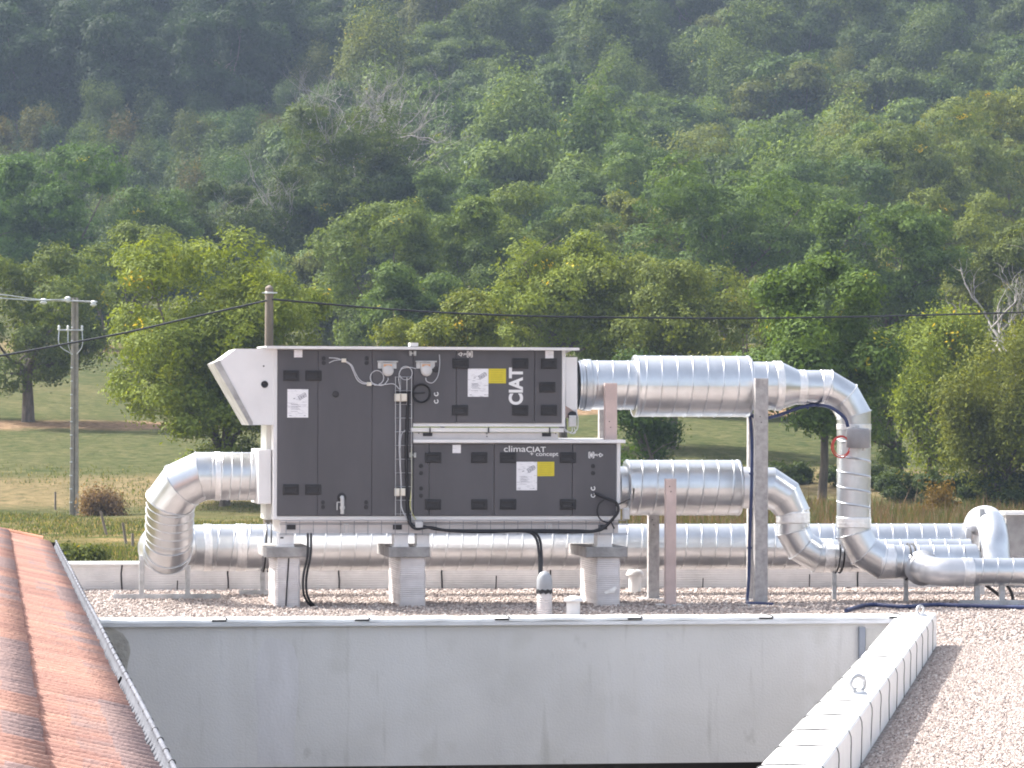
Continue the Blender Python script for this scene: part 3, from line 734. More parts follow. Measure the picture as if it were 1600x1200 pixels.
m1 = MB(); cab(m1, ((643, 700), (643, 760), (641, 790), (646, 806), (650, 812)), .005, .045); m1.build('earth_wire', mat('yellow green wire', (.6, .6, .25), .5), ahu)
m1 = MB(); 
for x, y in ((537.5, 563), (577, 600)): m1.cut(); m1.pbox(x - 3.5, y - 3, x + 3.5, y + 3, YF - .05, YF - .012, .004)
for x, y in ((618, 621), (628, 621)): m1.cut(); m1.pbox(x - 1, y - 6, x + 8, y + 6, YF - .075, YF - .025, .008)
for x, y in ((618, 769), (627, 769)): m1.cut(); m1.pbox(x - 1, y - 6, x + 6.5, y + 6, YF - .075, YF - .025, .008)
m1.build('junction_box', PLASTC, ahu)
# coiled black cable on the panel
m1 = MB()
for j in range(3): cab(m1, [(658.5 + (13 + j * .6) * math.cos(t), 614.5 + (13.5 + j * .5) * math.sin(t)) for t in np.linspace(0, 6.28, 18)], .007, .025 + j * .007, 3)
cab(m1, ((664, 613.5), (650, 614.5), (640, 613), (627, 613), (618, 613)), .007, .04)
cab(m1, ((636, 614), (637, 640), (635, 700), (636, 770), (637, 800), (641, 818), (655, 825)), .018, .02)
m1.build('coiled_cable', BLACK, ahu)
# wire baskets
m1 = MB(); wr = .0035
for x in (618, 635.5, 643): m1.tube([P(x, 589, YF - .075 if x != 635.5 else YF - .03), P(x, 808 if x != 635.5 else 633, YF - .075 if x != 635.5 else YF - .03)], wr, 5)
m1.tube([P(636, 589, YF - .025), P(636, 808, YF - .025)], wr, 5); m1.tube([P(626, 589, YF - .025), P(626, 808, YF - .025)], wr * .8, 5)
y = 589
while y < 809:
    m1.tube([P(617.5, y, YF - .075), P(619, y, YF - .022), P(642, y, YF - .022), P(643.5, y, YF - .075)], wr, 5); y += 21.4
m1.build('vertical_cable_tray', WIRE, ahu)
m1 = MB()
for y, Y in ((813.5, YF - .07), (817.5, YF + .0), (819.5, YF - .075), (833.5, YF - .075), (835.5, YF - .0)): m1.tube([P(437, y, Y), P(981, y, Y)], wr * 1.0, 5)
x = 447
while x < 981:
    m1.tube([P(x, 813.3, YF + .0), P(x, 834, YF + .0), P(x, 835, YF - .075), P(x, 820, YF - .075)], wr * 1.0, 5); x += 21.3
m1.build('base_cable_tray', mat('dull zinc wire', (.30, .31, .35), .5, .4), ahu)
m1 = MB()
for x in (540.5, 858):
    m1.cut(); m1.pbox(x - 3, 819, x - 2, 834, YF - .085, YF - .078); m1.pbox(x + 3, 819, x + 4, 834, YF - .085, YF - .078); m1.pbox(x - 3, 818, x + 4, 819.3, YF - .085, YF - .078)
m1.build('tray_clip', STRUT, ahu)
m1 = MB(); m1.pbox(649, 815.5, 661, 825, YF - .11, YF - .08, .006); m1.build('tray_junction_box', PLAST, ahu)
# condensate drain valve
m1 = MB(); c = P(534, 777, YF - .012); m1.lathe([(.045, 0), (.045, .008), (.03, .012), (.0005, .012)], c, (0, -1, 0), 20); m1.build('drain_plate', HANDLE, P2)
m1 = MB(); c = P(534, 777, YF - .02)
m1.tube(bez([c + Vector((0, .0, .0)), c + Vector((0, -.05, -.004)), c + Vector((0, -.065, -.04)), c + Vector((0, -.065, -.17))], 5), .020, 12)
m1.lathe([(.027, 0), (.027, .03)], c + Vector((0, -.065, -.12)), (0, 0, 1), 12); m1.pbox(526, 784, 527.5, 797, YF - .1, YF - .09); m1.pbox(526, 784, 533, 785.5, YF - .1, YF - .09)
m1.build('drain_valve', PLAST, ahu)
# servo hanging below the top plenum
m1 = MB(); m1.pbox(889.5, 649, 901, 667, YF - .02, YF + .06, .012); o = m1.build('damper_actuator', PLAST, ahu)
m1 = MB(); c = P(895, 650, YF + .02); m1.lathe([(.05, 0), (.05, .05), (.0005, .05)], c + Vector((0, .04, 0)), (0, -1, 0), 16); m1.build('actuator_knob', HANDLE, o)
m1 = MB(); cab(m1, ((894, 668), (893, 675), (884, 674), (882, 668)), .005, -.01); cab(m1, ((897, 668), (899, 676), (892, 677), (883, 671)), .005, -.01); cab(m1, ((900, 640), (903, 655), (902, 670), (895, 677)), .006, -.01); m1.build('actuator_cable', GREYC, o)
m1 = MB(); m1.pbox(974, 794, 984, 812, YF - .02, YF + .06, .012); m1.build('damper_actuator', PLAST, ahu)

# black power cables
m1 = MB(); Yc = YF - .10
def cabY(m, pts, r, n=8, seg=7): m.tube(bez([P(*p) if len(p) == 3 else P(p[0], p[1], Yc) for p in pts], n), r, seg)
cabY(m1, ((640, 806, YF - .05), (641, 818), (650, 826), (672, 824), (700, 829), (760, 831), (800, 829.5), (830, 830), (880, 832), (915, 831), (940, 827), (958, 810), (966, 798), (962, 785), (945, 778), (930, 771, YF - .03)), .016)
cabY(m1, ((640, 806, YF - .03), (643, 822, YF - .08), (660, 822, YF - .08), (690, 828, YF - .08), (760, 829, YF - .08), (830, 828.5, YF - .08), (900, 829, YF - .08), (930, 829, YF - .08), (953, 816, YF - .1), (965, 800, YF - .1)), .014)
cabY(m1, [(949 + 16 * math.cos(t), 798 + 18 * math.sin(t)) for t in np.linspace(.9, 4.4, 12)], .008, 3)
cabY(m1, ((962, 790), (975, 784, YF), (984, 780, YF + .2)), .008); cabY(m1, ((954, 814), (960, 826)), .008)
tag(m1.build('cable_bundle', BLACK), 'thick black cable bundle looping along the wire tray under the unit', 'cable')
m1 = MB()
for k, (dx, dy) in enumerate(((0, 0), (5, -2))):
    cabY(m1, ((812 + dx * 2, 829.5, YF - .09), (828 + dx, 832 + dy, YF - .10), (838 + dx, 842, YF - .3), (842 + dx * .8, 865, YF - .7), (843 + dx * .6, 896, YF - 1.0), (844 + dx * .6, 905, YF - 1.05)), .014)
tag(m1.build('cable_drop', BLACK), 'pair of black cables dropping from the tray into a grey roof cowl', 'cable')
m1 = MB()
for dx in (0, 5): cabY(m1, ((481 + dx, 833, YF - .06), (481 + dx, 850, YF - .10), (480 + dx, 870, YF - .12), (474 + dx, 900, YF - .12), (474 + dx, 925, YF - .1), (480 + dx, 940, YF - .05), (489 + dx, 949, YF)), .013)
tag(m1.build('cable_pair', BLACK), 'two black cables hanging beside the leftmost plinth down to the gravel', 'cable')

# ================================================================== PLINTHS
pn = ['leftmost foil wrapped plinth, with a dark vertical seam, under the ventilation unit', 'middle foil wrapped plinth under the ventilation unit below the tall wire tray', 'rightmost foil wrapped plinth, white patch low on its face, under the ventilation unit']
for i, (fx0, fx1, sx0, sx1, yb) in enumerate(((432, 469, 416, 484, 951), (625, 665, 608, 672, 950), (932, 969, 916, 981, 949))):
    Yp = YF + .0; b0 = onZ((fx0 + fx1) / 2, yb, 0)
    t = thing('plinth', (P((fx0 + fx1) / 2, 900).x, Yp + .5, 0), pn[i], 'plinth', 'wrapped plinths carrying the ventilation unit')
    m1 = MB(); a = P(fx0, 871, Yp); c = P(fx1, 871, Yp)
    # wrapped column, slightly crumpled
    n = 14; 
    def col_ring(z, k):
        j = lambda s_: .0022 * math.sin(k * 1.7 + s_ * 2.3 + i)
        x0, x1, y0, y1 = a.x + j(1), c.x + j(2), Yp + j(3), Yp + 1.05 + j(4)
        return [(x0 + .015, y0, z), (x1 - .015, y0 + j(5), z), (x1, y0 + .015, z), (x1 + j(6), y1, z), (x0, y1, z), (x0 + j(7), y0 + .015, z)]
    vs = []
    for k in range(n + 1): vs += col_ring(-.02 + (a.z + .02) * k / n, k)
    m1.add(vs, [(k * 6 + j, k * 6 + (j + 1) % 6, (k + 1) * 6 + (j + 1) % 6, (k + 1) * 6 + j) for k in range(n) for j in range(6)])
    m1.build('column', WRAP, t)
    m1 = MB(); s0 = P(sx0, 855, Yp - .04); s1 = P(sx1, 871, Yp - .04); m1.bbox(s0.x, s1.x, Yp - .04, Yp + 1.15, s1.z, s0.z, .008); m1.build('cap_slab', CONC, t)
    if i == 0:
        m1 = MB(); m1.tube([P(451, 872, Yp - .004), P(450, 890, Yp - .006), P(449, 905, Yp - .006), P(447.5, 930, Yp - .006), P(446.5, 951, Yp - .004)], .008, 5); m1.build('seam', BLACK, t)
    if i == 0:
        m1 = MB(); q = onY(444, 843, YF + .014); m1.pbox(437.5, 838, 452.5, 850, YF + .012, YF + .019); m1.build('rating_label', LETTER, t); m1 = MB(); m1.pbox(438, 839, 443, 841.5, YF + .008, YF + .0115); m1.build('label_mark', HANDLE, t)
    if i == 2:
        m1 = MB(); q = [P(x, y, Yp - .005) for x, y in ((944, 925), (962, 916), (964, 918), (960, 926), (946, 928))]; m1.prism([(p.x, p.z) for p in q], 'y', Yp - .006, Yp - .002); m1.build('foil_patch', FOIL, t)

# ================================================================== DUCTS
def collar(m, c, ax, r, h=.02, t=.006):
    ax = Vector(ax).normalized(); m.lathe([(r, -h / 2), (r + t, -h / 2), (r + t, h / 2), (r, h / 2)], c, ax, 48)
def cyl(m, p0, p1, r, seg=48, smooth=True):
    m.mitre([p0, p1], r, seg)
def tape(m, p0, p1, r, seed=0):
    m.cut(); p0 = Vector(p0); p1 = Vector(p1); ax = (p1 - p0).normalized(); L = (p1 - p0).length
    n = 8; prof = [(r, 0)] + [(r + .004 + .002 * math.sin(k * 2.3 + seed), L * k / n) for k in range(n + 1)] + [(r, L)]
    m.lathe(prof, p0, ax, 48)
def ball_joint_rings(m, pts, r, t=.004):
    """raised seam beads at mitre joints"""
    mm = MB(); rings = mm.mitre(pts, r + t)
    for rg in rings[1:-1]: m.tube([*rg, rg[0], rg[1]], .006, 6, caps=False)
# --- upper run
YU = YF + .48
du = lambda px, py, Y=YU: onY(px, py, Y)
rU = (du(950, 563) - du(950, 640)).length / 2
root = thing('ventilation_duct', (du(1100, 600).x, YU, 0), 'upper galvanised duct with large silencer, bending down to the roof at right', 'duct')
zU = 602
A0 = du(902, zU); A0.z = du(1000, zU).z; z = A0.z
def U(px, dz=0.): p = du(px, zU); return Vector((p.x, YU, z + dz))
m1 = MB(); m1.spiral(U(915), U(995), rU, .165, .0042); m1.cut(); m1.spiral(U(1170), U(1214), rU * .985, .165, .0042, phase=.4); m1.build('spiral_duct', GALV, root)
m1 = MB(); cyl(m1, U(902), U(914), rU * .97); m1.build('flange_duct', GALV, root)
m1 = MB(); tape(m1, U(911), U(922), rU + .008, 1); tape(m1, U(905.5), U(910.8), rU - .002, 2); m1.build('flexible_sleeve', GALV2, root)
rS = (du(1080, 556) - du(1080, 651.5)).length / 2; zS = (du(1080, 556).z + du(1080, 651.5).z) / 2
m1 = MB(); s0 = Vector((U(990).x, YU, zS)); s1 = Vector((U(1170.5).x, YU, zS)); m1.spiral(s0, s1, rS, .165, .0042)
m1.lathe([(rU, -.002), (rS - .02, -.002), (rS, .008), (rS + .005, .012), (rS + .005, .03), (rS, .032)], s0, (1, 0, 0), 56)
m1.lathe([(rU, .002), (rS - .02, .002), (rS, -.008), (rS + .005, -.012), (rS + .005, -.03), (rS, -.032)], s1, (1, 0, 0), 56)
m1.build('silencer', GALV, root)
rV = (du(1275, 578.5) - du(1275, 631.5)).length / 2
zV = (du(1275, 578.5).z + du(1275, 631.5).z) / 2
m1 = MB(); m1.mitre([U(1213), U(1219), Vector((U(1247).x, YU, zV)), Vector((U(1252).x, YU, zV))], rU, rs=[rU * .985, rU * .985, rV, rV]); m1.build('reducer', GALV, root)
xv = du(1334, 740).x; zA = onY(1450, 877.5, YU).z
path = corner_path([Vector((U(1250).x, YU, zV)), Vector((xv, YU, zV)), Vector((xv, YU, (zV + zA) / 2))], .40, 3)
path2 = corner_path([Vector((xv, YU, (zV + zA) / 2)), Vector((xv, YU, zA)), Vector((U(1400).x, YU, zA))], .42, 3)
m1 = MB(); m1.mitre(path[:-1] + [path[-2] + Vector((0, 0, -.12))], rV); ball_joint_rings(m1, path, rV); m1.build('top_elbow', GALV, root)
m1 = MB(); m1.spiral(path[-2] + Vector((0, 0, -.10)), path2[1] + Vector((0, 0, .1)), rV + .001, .165, .0042); m1.build('vertical_duct', GALV2, root)
m1 = MB(); m1.mitre([path2[1] + Vector((0, 0, .12))] + path2[1:-1] + [Vector((U(1396).x, YU, zA))], rV); ball_joint_rings(m1, path2, rV); m1.build('bottom_elbow', GALV, root)
m1 = MB(); m1.spiral(Vector((U(1394).x, YU, zA)), Vector((U(1505).x, YU, zA)), rV, .165, .0042)
cyl(m1, Vector((U(1504).x, YU, zA)), Vector((U(1524).x, YU, zA)), rV + .004)
m1.lathe([(rV + .004, 0), (rV * .6, .05), (.001, .06)], Vector((U(1524).x, YU, zA)), (1, 0, 0), 32); m1.build('horizontal_duct', GALV, root)
m1 = MB(); tape(m1, U(1208), U(1220), rU + .001, 3)
Vz = lambda px: Vector((U(px).x, YU, zV))
tape(m1, Vz(1243), Vz(1258), rV + .001, 4); tape(m1, Vz(1281), Vz(1296), rV, 5)
tape(m1, path[-2] + Vector((0, 0, -.10)), path[-2] + Vector((0, 0, -.16)), rV + .001, 6)
tape(m1, path2[1] + Vector((0, 0, .06)), path2[1] + Vector((0, 0, .17)), rV + .002, 7)
tape(m1, Vector((U(1372).x, YU, zA)), Vector((U(1396).x, YU, zA)), rV + .001, 8)
m1.build('foil_tape', FOIL, root)
# saddle seam hanging below the reducer

dr = MB(); c = onY(1341, 684, YU - rV - .10); ps = [(.001, -.11), (.1, -.11), (.125, -.10), (.125, .08), (.115, .095), (.10, .10), (.001, .105)]
dr.lathe(ps, c, (0, 0, 1), 28); hd = thing('damper_motor', (c.x, c.y, c.z - .11), 'grey round damper motor strapped to the vertical duct', 'motor')
dr.build('housing', mat('matt grey casing', (.27, .27, .29), .6, 0, 6, .1), hd)
dr = MB(); dr.lathe([(.022, 0), (.022, .03), (.001, .032)], c + Vector((-.01, 0, .10)), (0, 0, 1), 14); dr.lathe([(.02, 0), (.02, .03), (.001, .03)], c + Vector((.05, -.03, -.11)), (0, 0, -1), 12); dr.build('knob', PLAST, hd)
dr = MB(); dr.box(c.x - .1, c.x + .1, c.y + .08, YU - rV + .03, c.z - .05, c.z + .05); dr.build('mounting_plate', STRUT, hd)
m1 = MB(); cc = onY(1314, 698, YU - rV - .1)
m1.tube(bez([cc + Vector((.10 * math.cos(t) + (.03 if t < .5 or t > 5.9 else 0), 0.0, .115 * math.sin(t))) for t in np.linspace(.9, 5.9, 14)], 4), .008, 6)
m1.tube(bez([cc + Vector((.088 * math.cos(t), -.02, .10 * math.sin(t) + .005)) for t in np.linspace(.8, 6.1, 14)], 4), .006, 6)
tag(m1.build('red_cable', RED), 'loop of red cable hanging from the grey damper motor', 'cable')
# --- blue cable
m1 = MB()
ys = YU - rV - .1
pts = [onY(x, y, yy) for x, y, yy in ((1325, 667, ys), (1321, 655, ys), (1311, 645, ys), (1296, 636, ys + .05), (1278, 633, YU - .05), (1262, 634, YU - .05), (1240, 640, YU - .05), (1222, 647, YU - .05), (1200, 653, YF + .3), (1182, 653, YF + .4), (1172, 648, YF + .4), (1173.5, 665, YF + .45), (1175, 700, YF + .45), (1174, 770, YF + .45), (1171, 850, YF + .45), (1170, 900, YF + .40), (1167.5, 938, YF + .2), (1170, 944, YF + .05), (1178, 946, YF), (1195, 949, YF - .1), (1207, 952, YF - .2))]
for p in pts: p.z = max(p.z, .02)
m1.tube(bez(pts, 6), .019, 8)
for x, y in ((1174, 740), (1171, 856), (1262, 635)): m1.lathe([(.028, -.01), (.028, .01)], onY(x, y, YF + .45 if x < 1200 else YU - .05), (0, 0, 1) if x < 1200 else (1, 0, 0), 8)
tag(m1.build('blue_cable', BLUE), 'dark blue cable clipped down the tall steel posts from the duct motor', 'cable')
m1 = MB()
pts = [onZ(x, y, .03) for x, y in ((1322, 954), (1338, 949), (1350, 946), (1370, 945), (1395, 947), (1420, 948), (1440, 946), (1470, 945), (1500, 946), (1560, 948), (1600, 949), (1650, 950))]
m1.tube(bez(pts, 6), .022, 8); tag(m1.build('blue_cable', BLUE), 'dark blue cable lying across the gravel at right', 'cable')

# --- lower run
YL = YF + .86
zL = onY(1060, 762, YL).z
rS2 = (onY(1060, 718.5, YL) - onY(1060, 805, YL)).length / 2
Lp = lambda px, zz=None: Vector((xat(px, YL, 760), YL, zL if zz is None else zz))
root = thing('ventilation_duct', (Lp(1060).x, YL, 0), 'lower galvanised duct with silencer, S-bending down behind the tall post', 'duct')
m1 = MB(); s0 = Lp(977); s1 = Lp(1155); m1.spiral(s0, s1, rS2, .165, .0042, phase=.3)
m1.lathe([(.15, -.002), (rS2 - .02, -.002), (rS2, .008), (rS2 + .005, .012), (rS2 + .005, .03), (rS2, .032)], s0, (1, 0, 0), 56)
m1.lathe([(.15, .002), (rS2 - .02, .002), (rS2, -.008), (rS2 + .005, -.012), (rS2 + .005, -.03), (rS2, -.032)], s1, (1, 0, 0), 56)
m1.build('silencer', GALV, root)
rL = (onY(1180, 731, YL) - onY(1180, 794, YL)).length / 2
r2 = (onY(1238, 800, YL) - onY(1288, 800, YL)).length / 2
m1 = MB(); cyl(m1, Lp(966), Lp(978), rL * 1.05); m1.build('spigot', GALV2, root)
m1 = MB(); tape(m1, Lp(1155), Lp(1170), rL, 3); m1.build('foil_tape', FOIL, root)
zB = onY(1290, 868, YL).z; xb = xat(1239, YL, 820)
Q = corner_path([Lp(1168), Vector((xb, YL, zL)), Vector((xb, YL, (zL + zB) / 2 + .0)), ], .36, 3)
rs = [rL] * 1
m1 = MB(); m1.mitre(Q[:-1] + [Q[-2] + Vector((0, 0, -.05))], rL, rs=[rL, rL, rL * .93, r2, r2][:len(Q)]); ball_joint_rings(m1, Q, r2 * .98 + .004, .001); m1.build('top_elbow', GALV, root)
zm = Q[-2].z
Q2 = corner_path([Vector((xb, YL, zm - .03)), Vector((xb, YL, zB)), Vector((xat(1297, YL), YL, zB))], .36, 3)
m1 = MB(); m1.mitre(Q2, r2); ball_joint_rings(m1, Q2, r2); m1.build('bottom_elbow', GALV, root)
m1 = MB(); tape(m1, Vector((xb, YL, zm + .01)), Vector((xb, YL, zm - .12)), r2 + .002, 5); tape(m1, Vector((xat(1285, YL), YL, zB)), Vector((xat(1300, YL), YL, zB)), r2 + .001, 9); m1.build('sleeve_tape', FOIL, root)
m1 = MB(); m1.spiral(Vector((xat(1296, YL), YL, zB)), Vector((xat(1515, YL), YL, zB)), r2, .165, .0042); m1.build('horizontal_duct', GALV, root)

# --- long rear duct
YD = YF + 2.55; rD = .255
zD = onY(400, 855.5, YD).z
Xd = lambda px, py=856: xat(px, YD, py)
root = thing('ventilation_duct', (Xd(800), YD, 0), 'long horizontal galvanised duct behind the plinths, with a large left bend up to the unit', 'duct')
zt = onY(360, 744, YF + .6).z; rT = (onY(360, 707, YF + .6) - onY(360, 782, YF + .6)).length / 2
YT = YF + .6
T = lambda px: Vector((xat(px, YT, 744), YT, zt))
m1 = MB(); m1.spiral(T(404), T(326), rT, .10, .006); m1.build('inlet_duct', GALV, root)
xe = xat(268, YT, 744)
c1 = Vector((xe, YT, zt)); 
c2 = Vector((xat(263, YT + .55, 860), YT + .5, zD + .02)); c3 = Vector((c2.x - .02, YD, zD))
pth = corner_path([T(330), c1, (c1 + c2) / 2], .42, 3)
m1 = MB(); m1.mitre(pth[:-1] + [pth[-2] + (pth[-1] - pth[-2]) * .2], rT); ball_joint_rings(m1, pth, rT); m1.build('upper_bend', GALV, root)
dn = (c2 - pth[-2]).normalized()
m1 = MB()
lo_pts = corner_path([pth[-2] + (c2 - pth[-2]) * .10, c2, c3, Vector((Xd(330), YD, zD))], [.40, .42], 3)
m1.spiral(pth[-2] + (pth[-1] - pth[-2]) * .12, lo_pts[1] - (lo_pts[1] - lo_pts[0]).normalized() * .0, rT + .002, .10, .005); m1.build('drop_duct', GALV2, root)
m1 = MB(); lp = [lo_pts[0] + (lo_pts[1] - lo_pts[0]) * .8] + lo_pts[1:]
m1.mitre(lp, rT); ball_joint_rings(m1, lp, rT); m1.build('lower_bend', GALV, root)
m1 = MB(); m1.spiral(Vector((Xd(326), YD, zD)), Vector((Xd(1512), YD, zD)), rD, .168, .0042); m1.build('long_duct', GALV, root)
m1 = MB(); D_ = lambda px: Vector((Xd(px), YD, zD))
tape(m1, D_(318), D_(330), rD + .001, 1); tape(m1, D_(368), D_(384), rD + .002, 3); tape(m1, T(344), T(335), rT + .001, 5); tape(m1, T(400), T(404), rT, 5)
m1.build('foil_tape', FOIL, root)
# straps
def strap(px, Y, zc, r, root_, n=2):
    m = MB()
    for k in range(n):
        x = xat(px, Y) + k * .05; m.tube([(x + .015 * math.sin(t), Y + (r + .012) * math.cos(t), zc + (r + .012) * math.sin(t)) for t in np.linspace(0, 6.284, 36)], .008, 5, caps=False)
    return m.build('strap', BLACK, root_)
strap(414, YD, zD, rD, root)
# --- hoop duct at right and front duct
root = thing('ventilation_duct', (xat(1560, YD), YD - .5, 0), 'arched galvanised duct at the right rising over the rear duct', 'duct')
rH = .155
hp_ = [onY(1512, 868, YD), onY(1519, 842, YD - .0), onY(1528, 816, YD - .1), onY(1544, 812, YD - .5), onY(1553, 835, YD - .95), onY(1556, 868, YD - 1.15), onY(1560, 905, YD - 1.25)]
hh = bez([onY(1508, 856, YD + .0), onY(1522, 838, YD), onY(1530, 815, YD - .15), onY(1546, 814, YD - .55), onY(1553, 840, YD - .9), onY(1556, 870, YD - 1.0), onY(1558, 900, YD - 1.05)], 8)
m1 = MB(); m1.tube(hh[8:30], rH, 32); m1.build('arch_bend', GREYDUCT, root)
m1 = MB(); m1.tube(hh[26:44], rH + .004, 32); m1.build('down_duct', GALV, root)
m1 = MB(); m1.tube([onY(1510, 860, YD), onY(1519, 842, YD), onY(1523, 830, YD - .02)], [.2, .19, .165], 24); m1.build('end_sleeve', FOIL, root)
YQ = YF - .25; zQ = onY(1550, 893.5, YQ).z; rQ = (onY(1550, 872, YQ) - onY(1550, 915, YQ)).length / 2
root = thing('ventilation_duct', (xat(1540, YQ), YQ, 0), 'short front duct leaving the picture at right from a smooth grey elbow', 'duct')
cpt = [Vector((xat(1462, YQ, 890), YU - .02, zQ + .03)), Vector((xat(1462, YQ, 890), YQ, zQ)), Vector((xat(1504, YQ), YQ, zQ))]
pe = corner_path(cpt, .2, 12)
m1 = MB(); m1.mitre(pe, rQ + .003, smooth_all=True); m1.build('smooth_elbow', GREYDUCT, root)
m1 = MB(); m1.lathe([(rQ + .045, .0), (rQ + .045, .01), (rQ + .012, .03), (rQ + .006, .12)], Vector((cpt[0].x, YU - rV + .02, zQ + .02)), (0, -1, 0), 36); m1.build('saddle_collar', GREYDUCT, root)
m1 = MB(); m1.spiral(Vector((xat(1518, YQ), YQ, zQ)), Vector((xat(1720, YQ), YQ, zQ)), rQ, .165, .0042); m1.build('straight_duct', GALV, root)
m1 = MB(); tape(m1, Vector((xat(1503, YQ), YQ, zQ)), Vector((xat(1519, YQ), YQ, zQ)), rQ + .001, 2); m1.build('foil_tape', FOIL, root)
# straps for the two low ducts carry little stands
def stand(px, ytop, Y, label, par_r=None, cz=None, w_=.055, group='strut stands under the ducts', second=None, base=None):
    x = xat(px, Y); t = thing('duct_stand', (x, Y, 0), label, 'stand', group)
    m = MB(); zt_ = onY(px, ytop, Y).z; m.bbox(x - w_ / 2, x + w_ / 2, Y - .02, Y + .02, .012, zt_, .004); m.build('leg', STRUT, t)
    if second:
        m = MB(); x2 = xat(second[0], Y); m.bbox(x2 - w_ / 2, x2 + w_ / 2, Y - .02, Y + .02, .012, onY(second[0], second[1], Y).z, .004); m.build('leg', STRUT, t)
    if base:
        m = MB(); a = xat(base[0], Y); b = xat(base[1], Y); m.box(a, b, Y - .03, Y - .025, .0, .055); m.box(a, b, Y - .03, Y + .03, .0, .006); m.box(a, b, Y + .025, Y + .03, .0, .055); m.build('base_rail', STRUT, t)
    return t
stand(222, 868, YD - .80, 'strut stand with two legs under the left duct bend', second=(294, 884), base=(178, 345))
stand(411, 885, YD + .0, 'strut stand behind the leftmost plinth under the long duct', base=(375, 436))
s1_ = stand(1304, 892, YL, 'thin strut stand under the strap of the lower duct run', w_=.045)
strap(1307, YL, zB, r2, s1_)
s2_ = stand(1416, 903, YU, 'thin strut stand under the strapped low duct beside the smooth elbow', w_=.045)
strap(1417, YU, zA, rV, s2_)
stand(1527, 914, YQ, 'pale strut stand with two legs under the short front duct', second=(1566, 914), base=(1500, 1640), w_=.06)
m1 = MB(); m1.pbox(1531, 795, 1539, 880, YD - .7, YD - .66); m1.box(xat(1531, YD - .7), xat(1539, YD - .7), YD - .7, YD - .66, .0, .6)
tag(m1.build('support_strut', STRUT), 'upright strut beside the arched duct at right', 'strut')
# black hoses below front duct
m1 = MB()
for pts in (((1540, 914), (1555, 925), (1568, 936), (1578, 945), (1581, 950)), ((1573, 914), (1580, 925), (1583, 938), (1582, 950))):
    m1.tube(bez([onY(x, y, YQ + .35) for x, y in pts], 6), .018, 7)
tag(m1.build('black_hose', BLACK), 'two dark hoses curving down under the short front duct', 'hose')

# ================================================================== POSTS
def post(px0, px1, ytop, Y, zb, mt, label, group='steel posts holding the ducts', flange=True):
    a = onY(px0, ytop, Y); c = onY(px1, ytop, Y)
    t = thing('steel_post', ((a.x + c.x) / 2, Y, zb), label, 'post', group)
    m = MB(); th = .006; D = .09
    m.bbox(a.x, c.x, Y, Y + D, zb, a.z, .004); m.build('shaft', mt, t)
    if flange: m = MB(); m.box(a.x - .10, c.x + .06, Y - .12, Y + D + .08, zb + .001, zb + .012); m.build('base_plate', STRUT, t)
    m = MB()
    for k in range(2):
        q = onY(px0 + (px1 - px0) * .35 + k * 2, (ytop + 60 + k * 9) if ytop < 700 else ytop + 12 + 8 * k, Y); m.lathe([(.006, 0), (.006, .004), (.0005, .004)], (q.x, Y, q.z), (0, -1, 0), 8)
    m.build('bolt', HANDLE, t)
    return t
LZ = onY(950, 688, YF).z
post(1180.5, 1200.5, 591, YF - .02, 0, POSTM, 'tallest steel post, in front of the upper and lower ducts')
post(1169.5, 1181, 646, YF + .80 + .35, 0, POSTM, 'steel post mostly hidden behind the tallest post')
post(945.5, 964.5, 598.5, YF + .05, LZ + .004, PINKP, 'pinkish short post standing on the lower cabinet lid', flange=False)
post(936.5, 946, 640, YF + 1.0, LZ + .004, POSTM, 'grey short post behind the pinkish one on the lower cabinet lid', flange=False)
post(1040.5, 1057, 748, YF - .0, 0, PINKP, 'pinkish post in front of the lower silencer')
post(1013.5, 1030.5, 800, YF + 1.25, 0, POSTM, 'grey post behind the lower silencer, standing left of the pinkish one')

# ================================================================== ROOF VENTS
def vent(px, yb, ycap, w, label):
    b = onZ(px, yb, 0); s = b.y / FPX; t = thing('roof_vent', (b.x, b.y, 0), label, 'vent', 'white mushroom roof vents')
    h = (yb - ycap) * s; rr = w * s
    m = MB(); m.lathe([(rr * .68, 0), (rr * .68, h * .72), (rr * .6, h * .8)], (b.x, b.y, 0), seg=24); m.build('pipe', COPE, t)
    m = MB(); m.lathe([(rr * .5, h * .74), (rr, h * .72), (rr * 1.0, h * .78), (rr * .8, h * .93), (rr * .4, h), (.001, h * 1.02)], (b.x, b.y, 0), seg=24); m.build('cap', mat('white vent plastic', (.8, .8, .8), .4, 0, 4, .04), t)
vent(992, 926, 889, 14.5, 'white mushroom roof vent behind, right of the rightmost plinth'); vent(895.5, 962, 931, 16, 'white mushroom roof vent near the roof edge beside the grey cowl')
b = onZ(850.5, 961, 0); s = b.y / FPX; t = thing('roof_cowl', (b.x, b.y, 0), 'grey domed cable cowl on a ribbed wrapped base near the roof edge', 'cowl')
m = MB(); r0 = 12.5 * s; m.lathe([(r0, 0), (r0 * .99, 12 * s), (r0 * .97, 24 * s), (r0 * .93, 36 * s), (r0 * .8, 38 * s)], b, seg=28); m.build('wrapped_base', WRAP, t)
m = MB(); m.lathe([(r0 * .98, 34 * s), (r0 * 1.0, 45 * s), (r0 * .98, 55 * s), (r0 * .85, 62 * s), (r0 * .55, 67 * s), (r0 * .2, 69 * s), (.001, 69.5 * s)], b, seg=28); m.build('dome', mat('grey cowl plastic', (.33, .35, .38), .5, 0, 5, .08), t)
m = MB(); vs = []
for k in range(29):
    q = 2 * math.pi * k / 28; zz0 = (33 + 3 * ((k * 7) % 3) / 2) * s; zz1 = (39.5 + ((k * 5) % 3)) * s
    for z_ in (zz0, zz1): vs.append((b.x + r0 * 1.03 * math.cos(q), b.y + r0 * 1.03 * math.sin(q), z_))
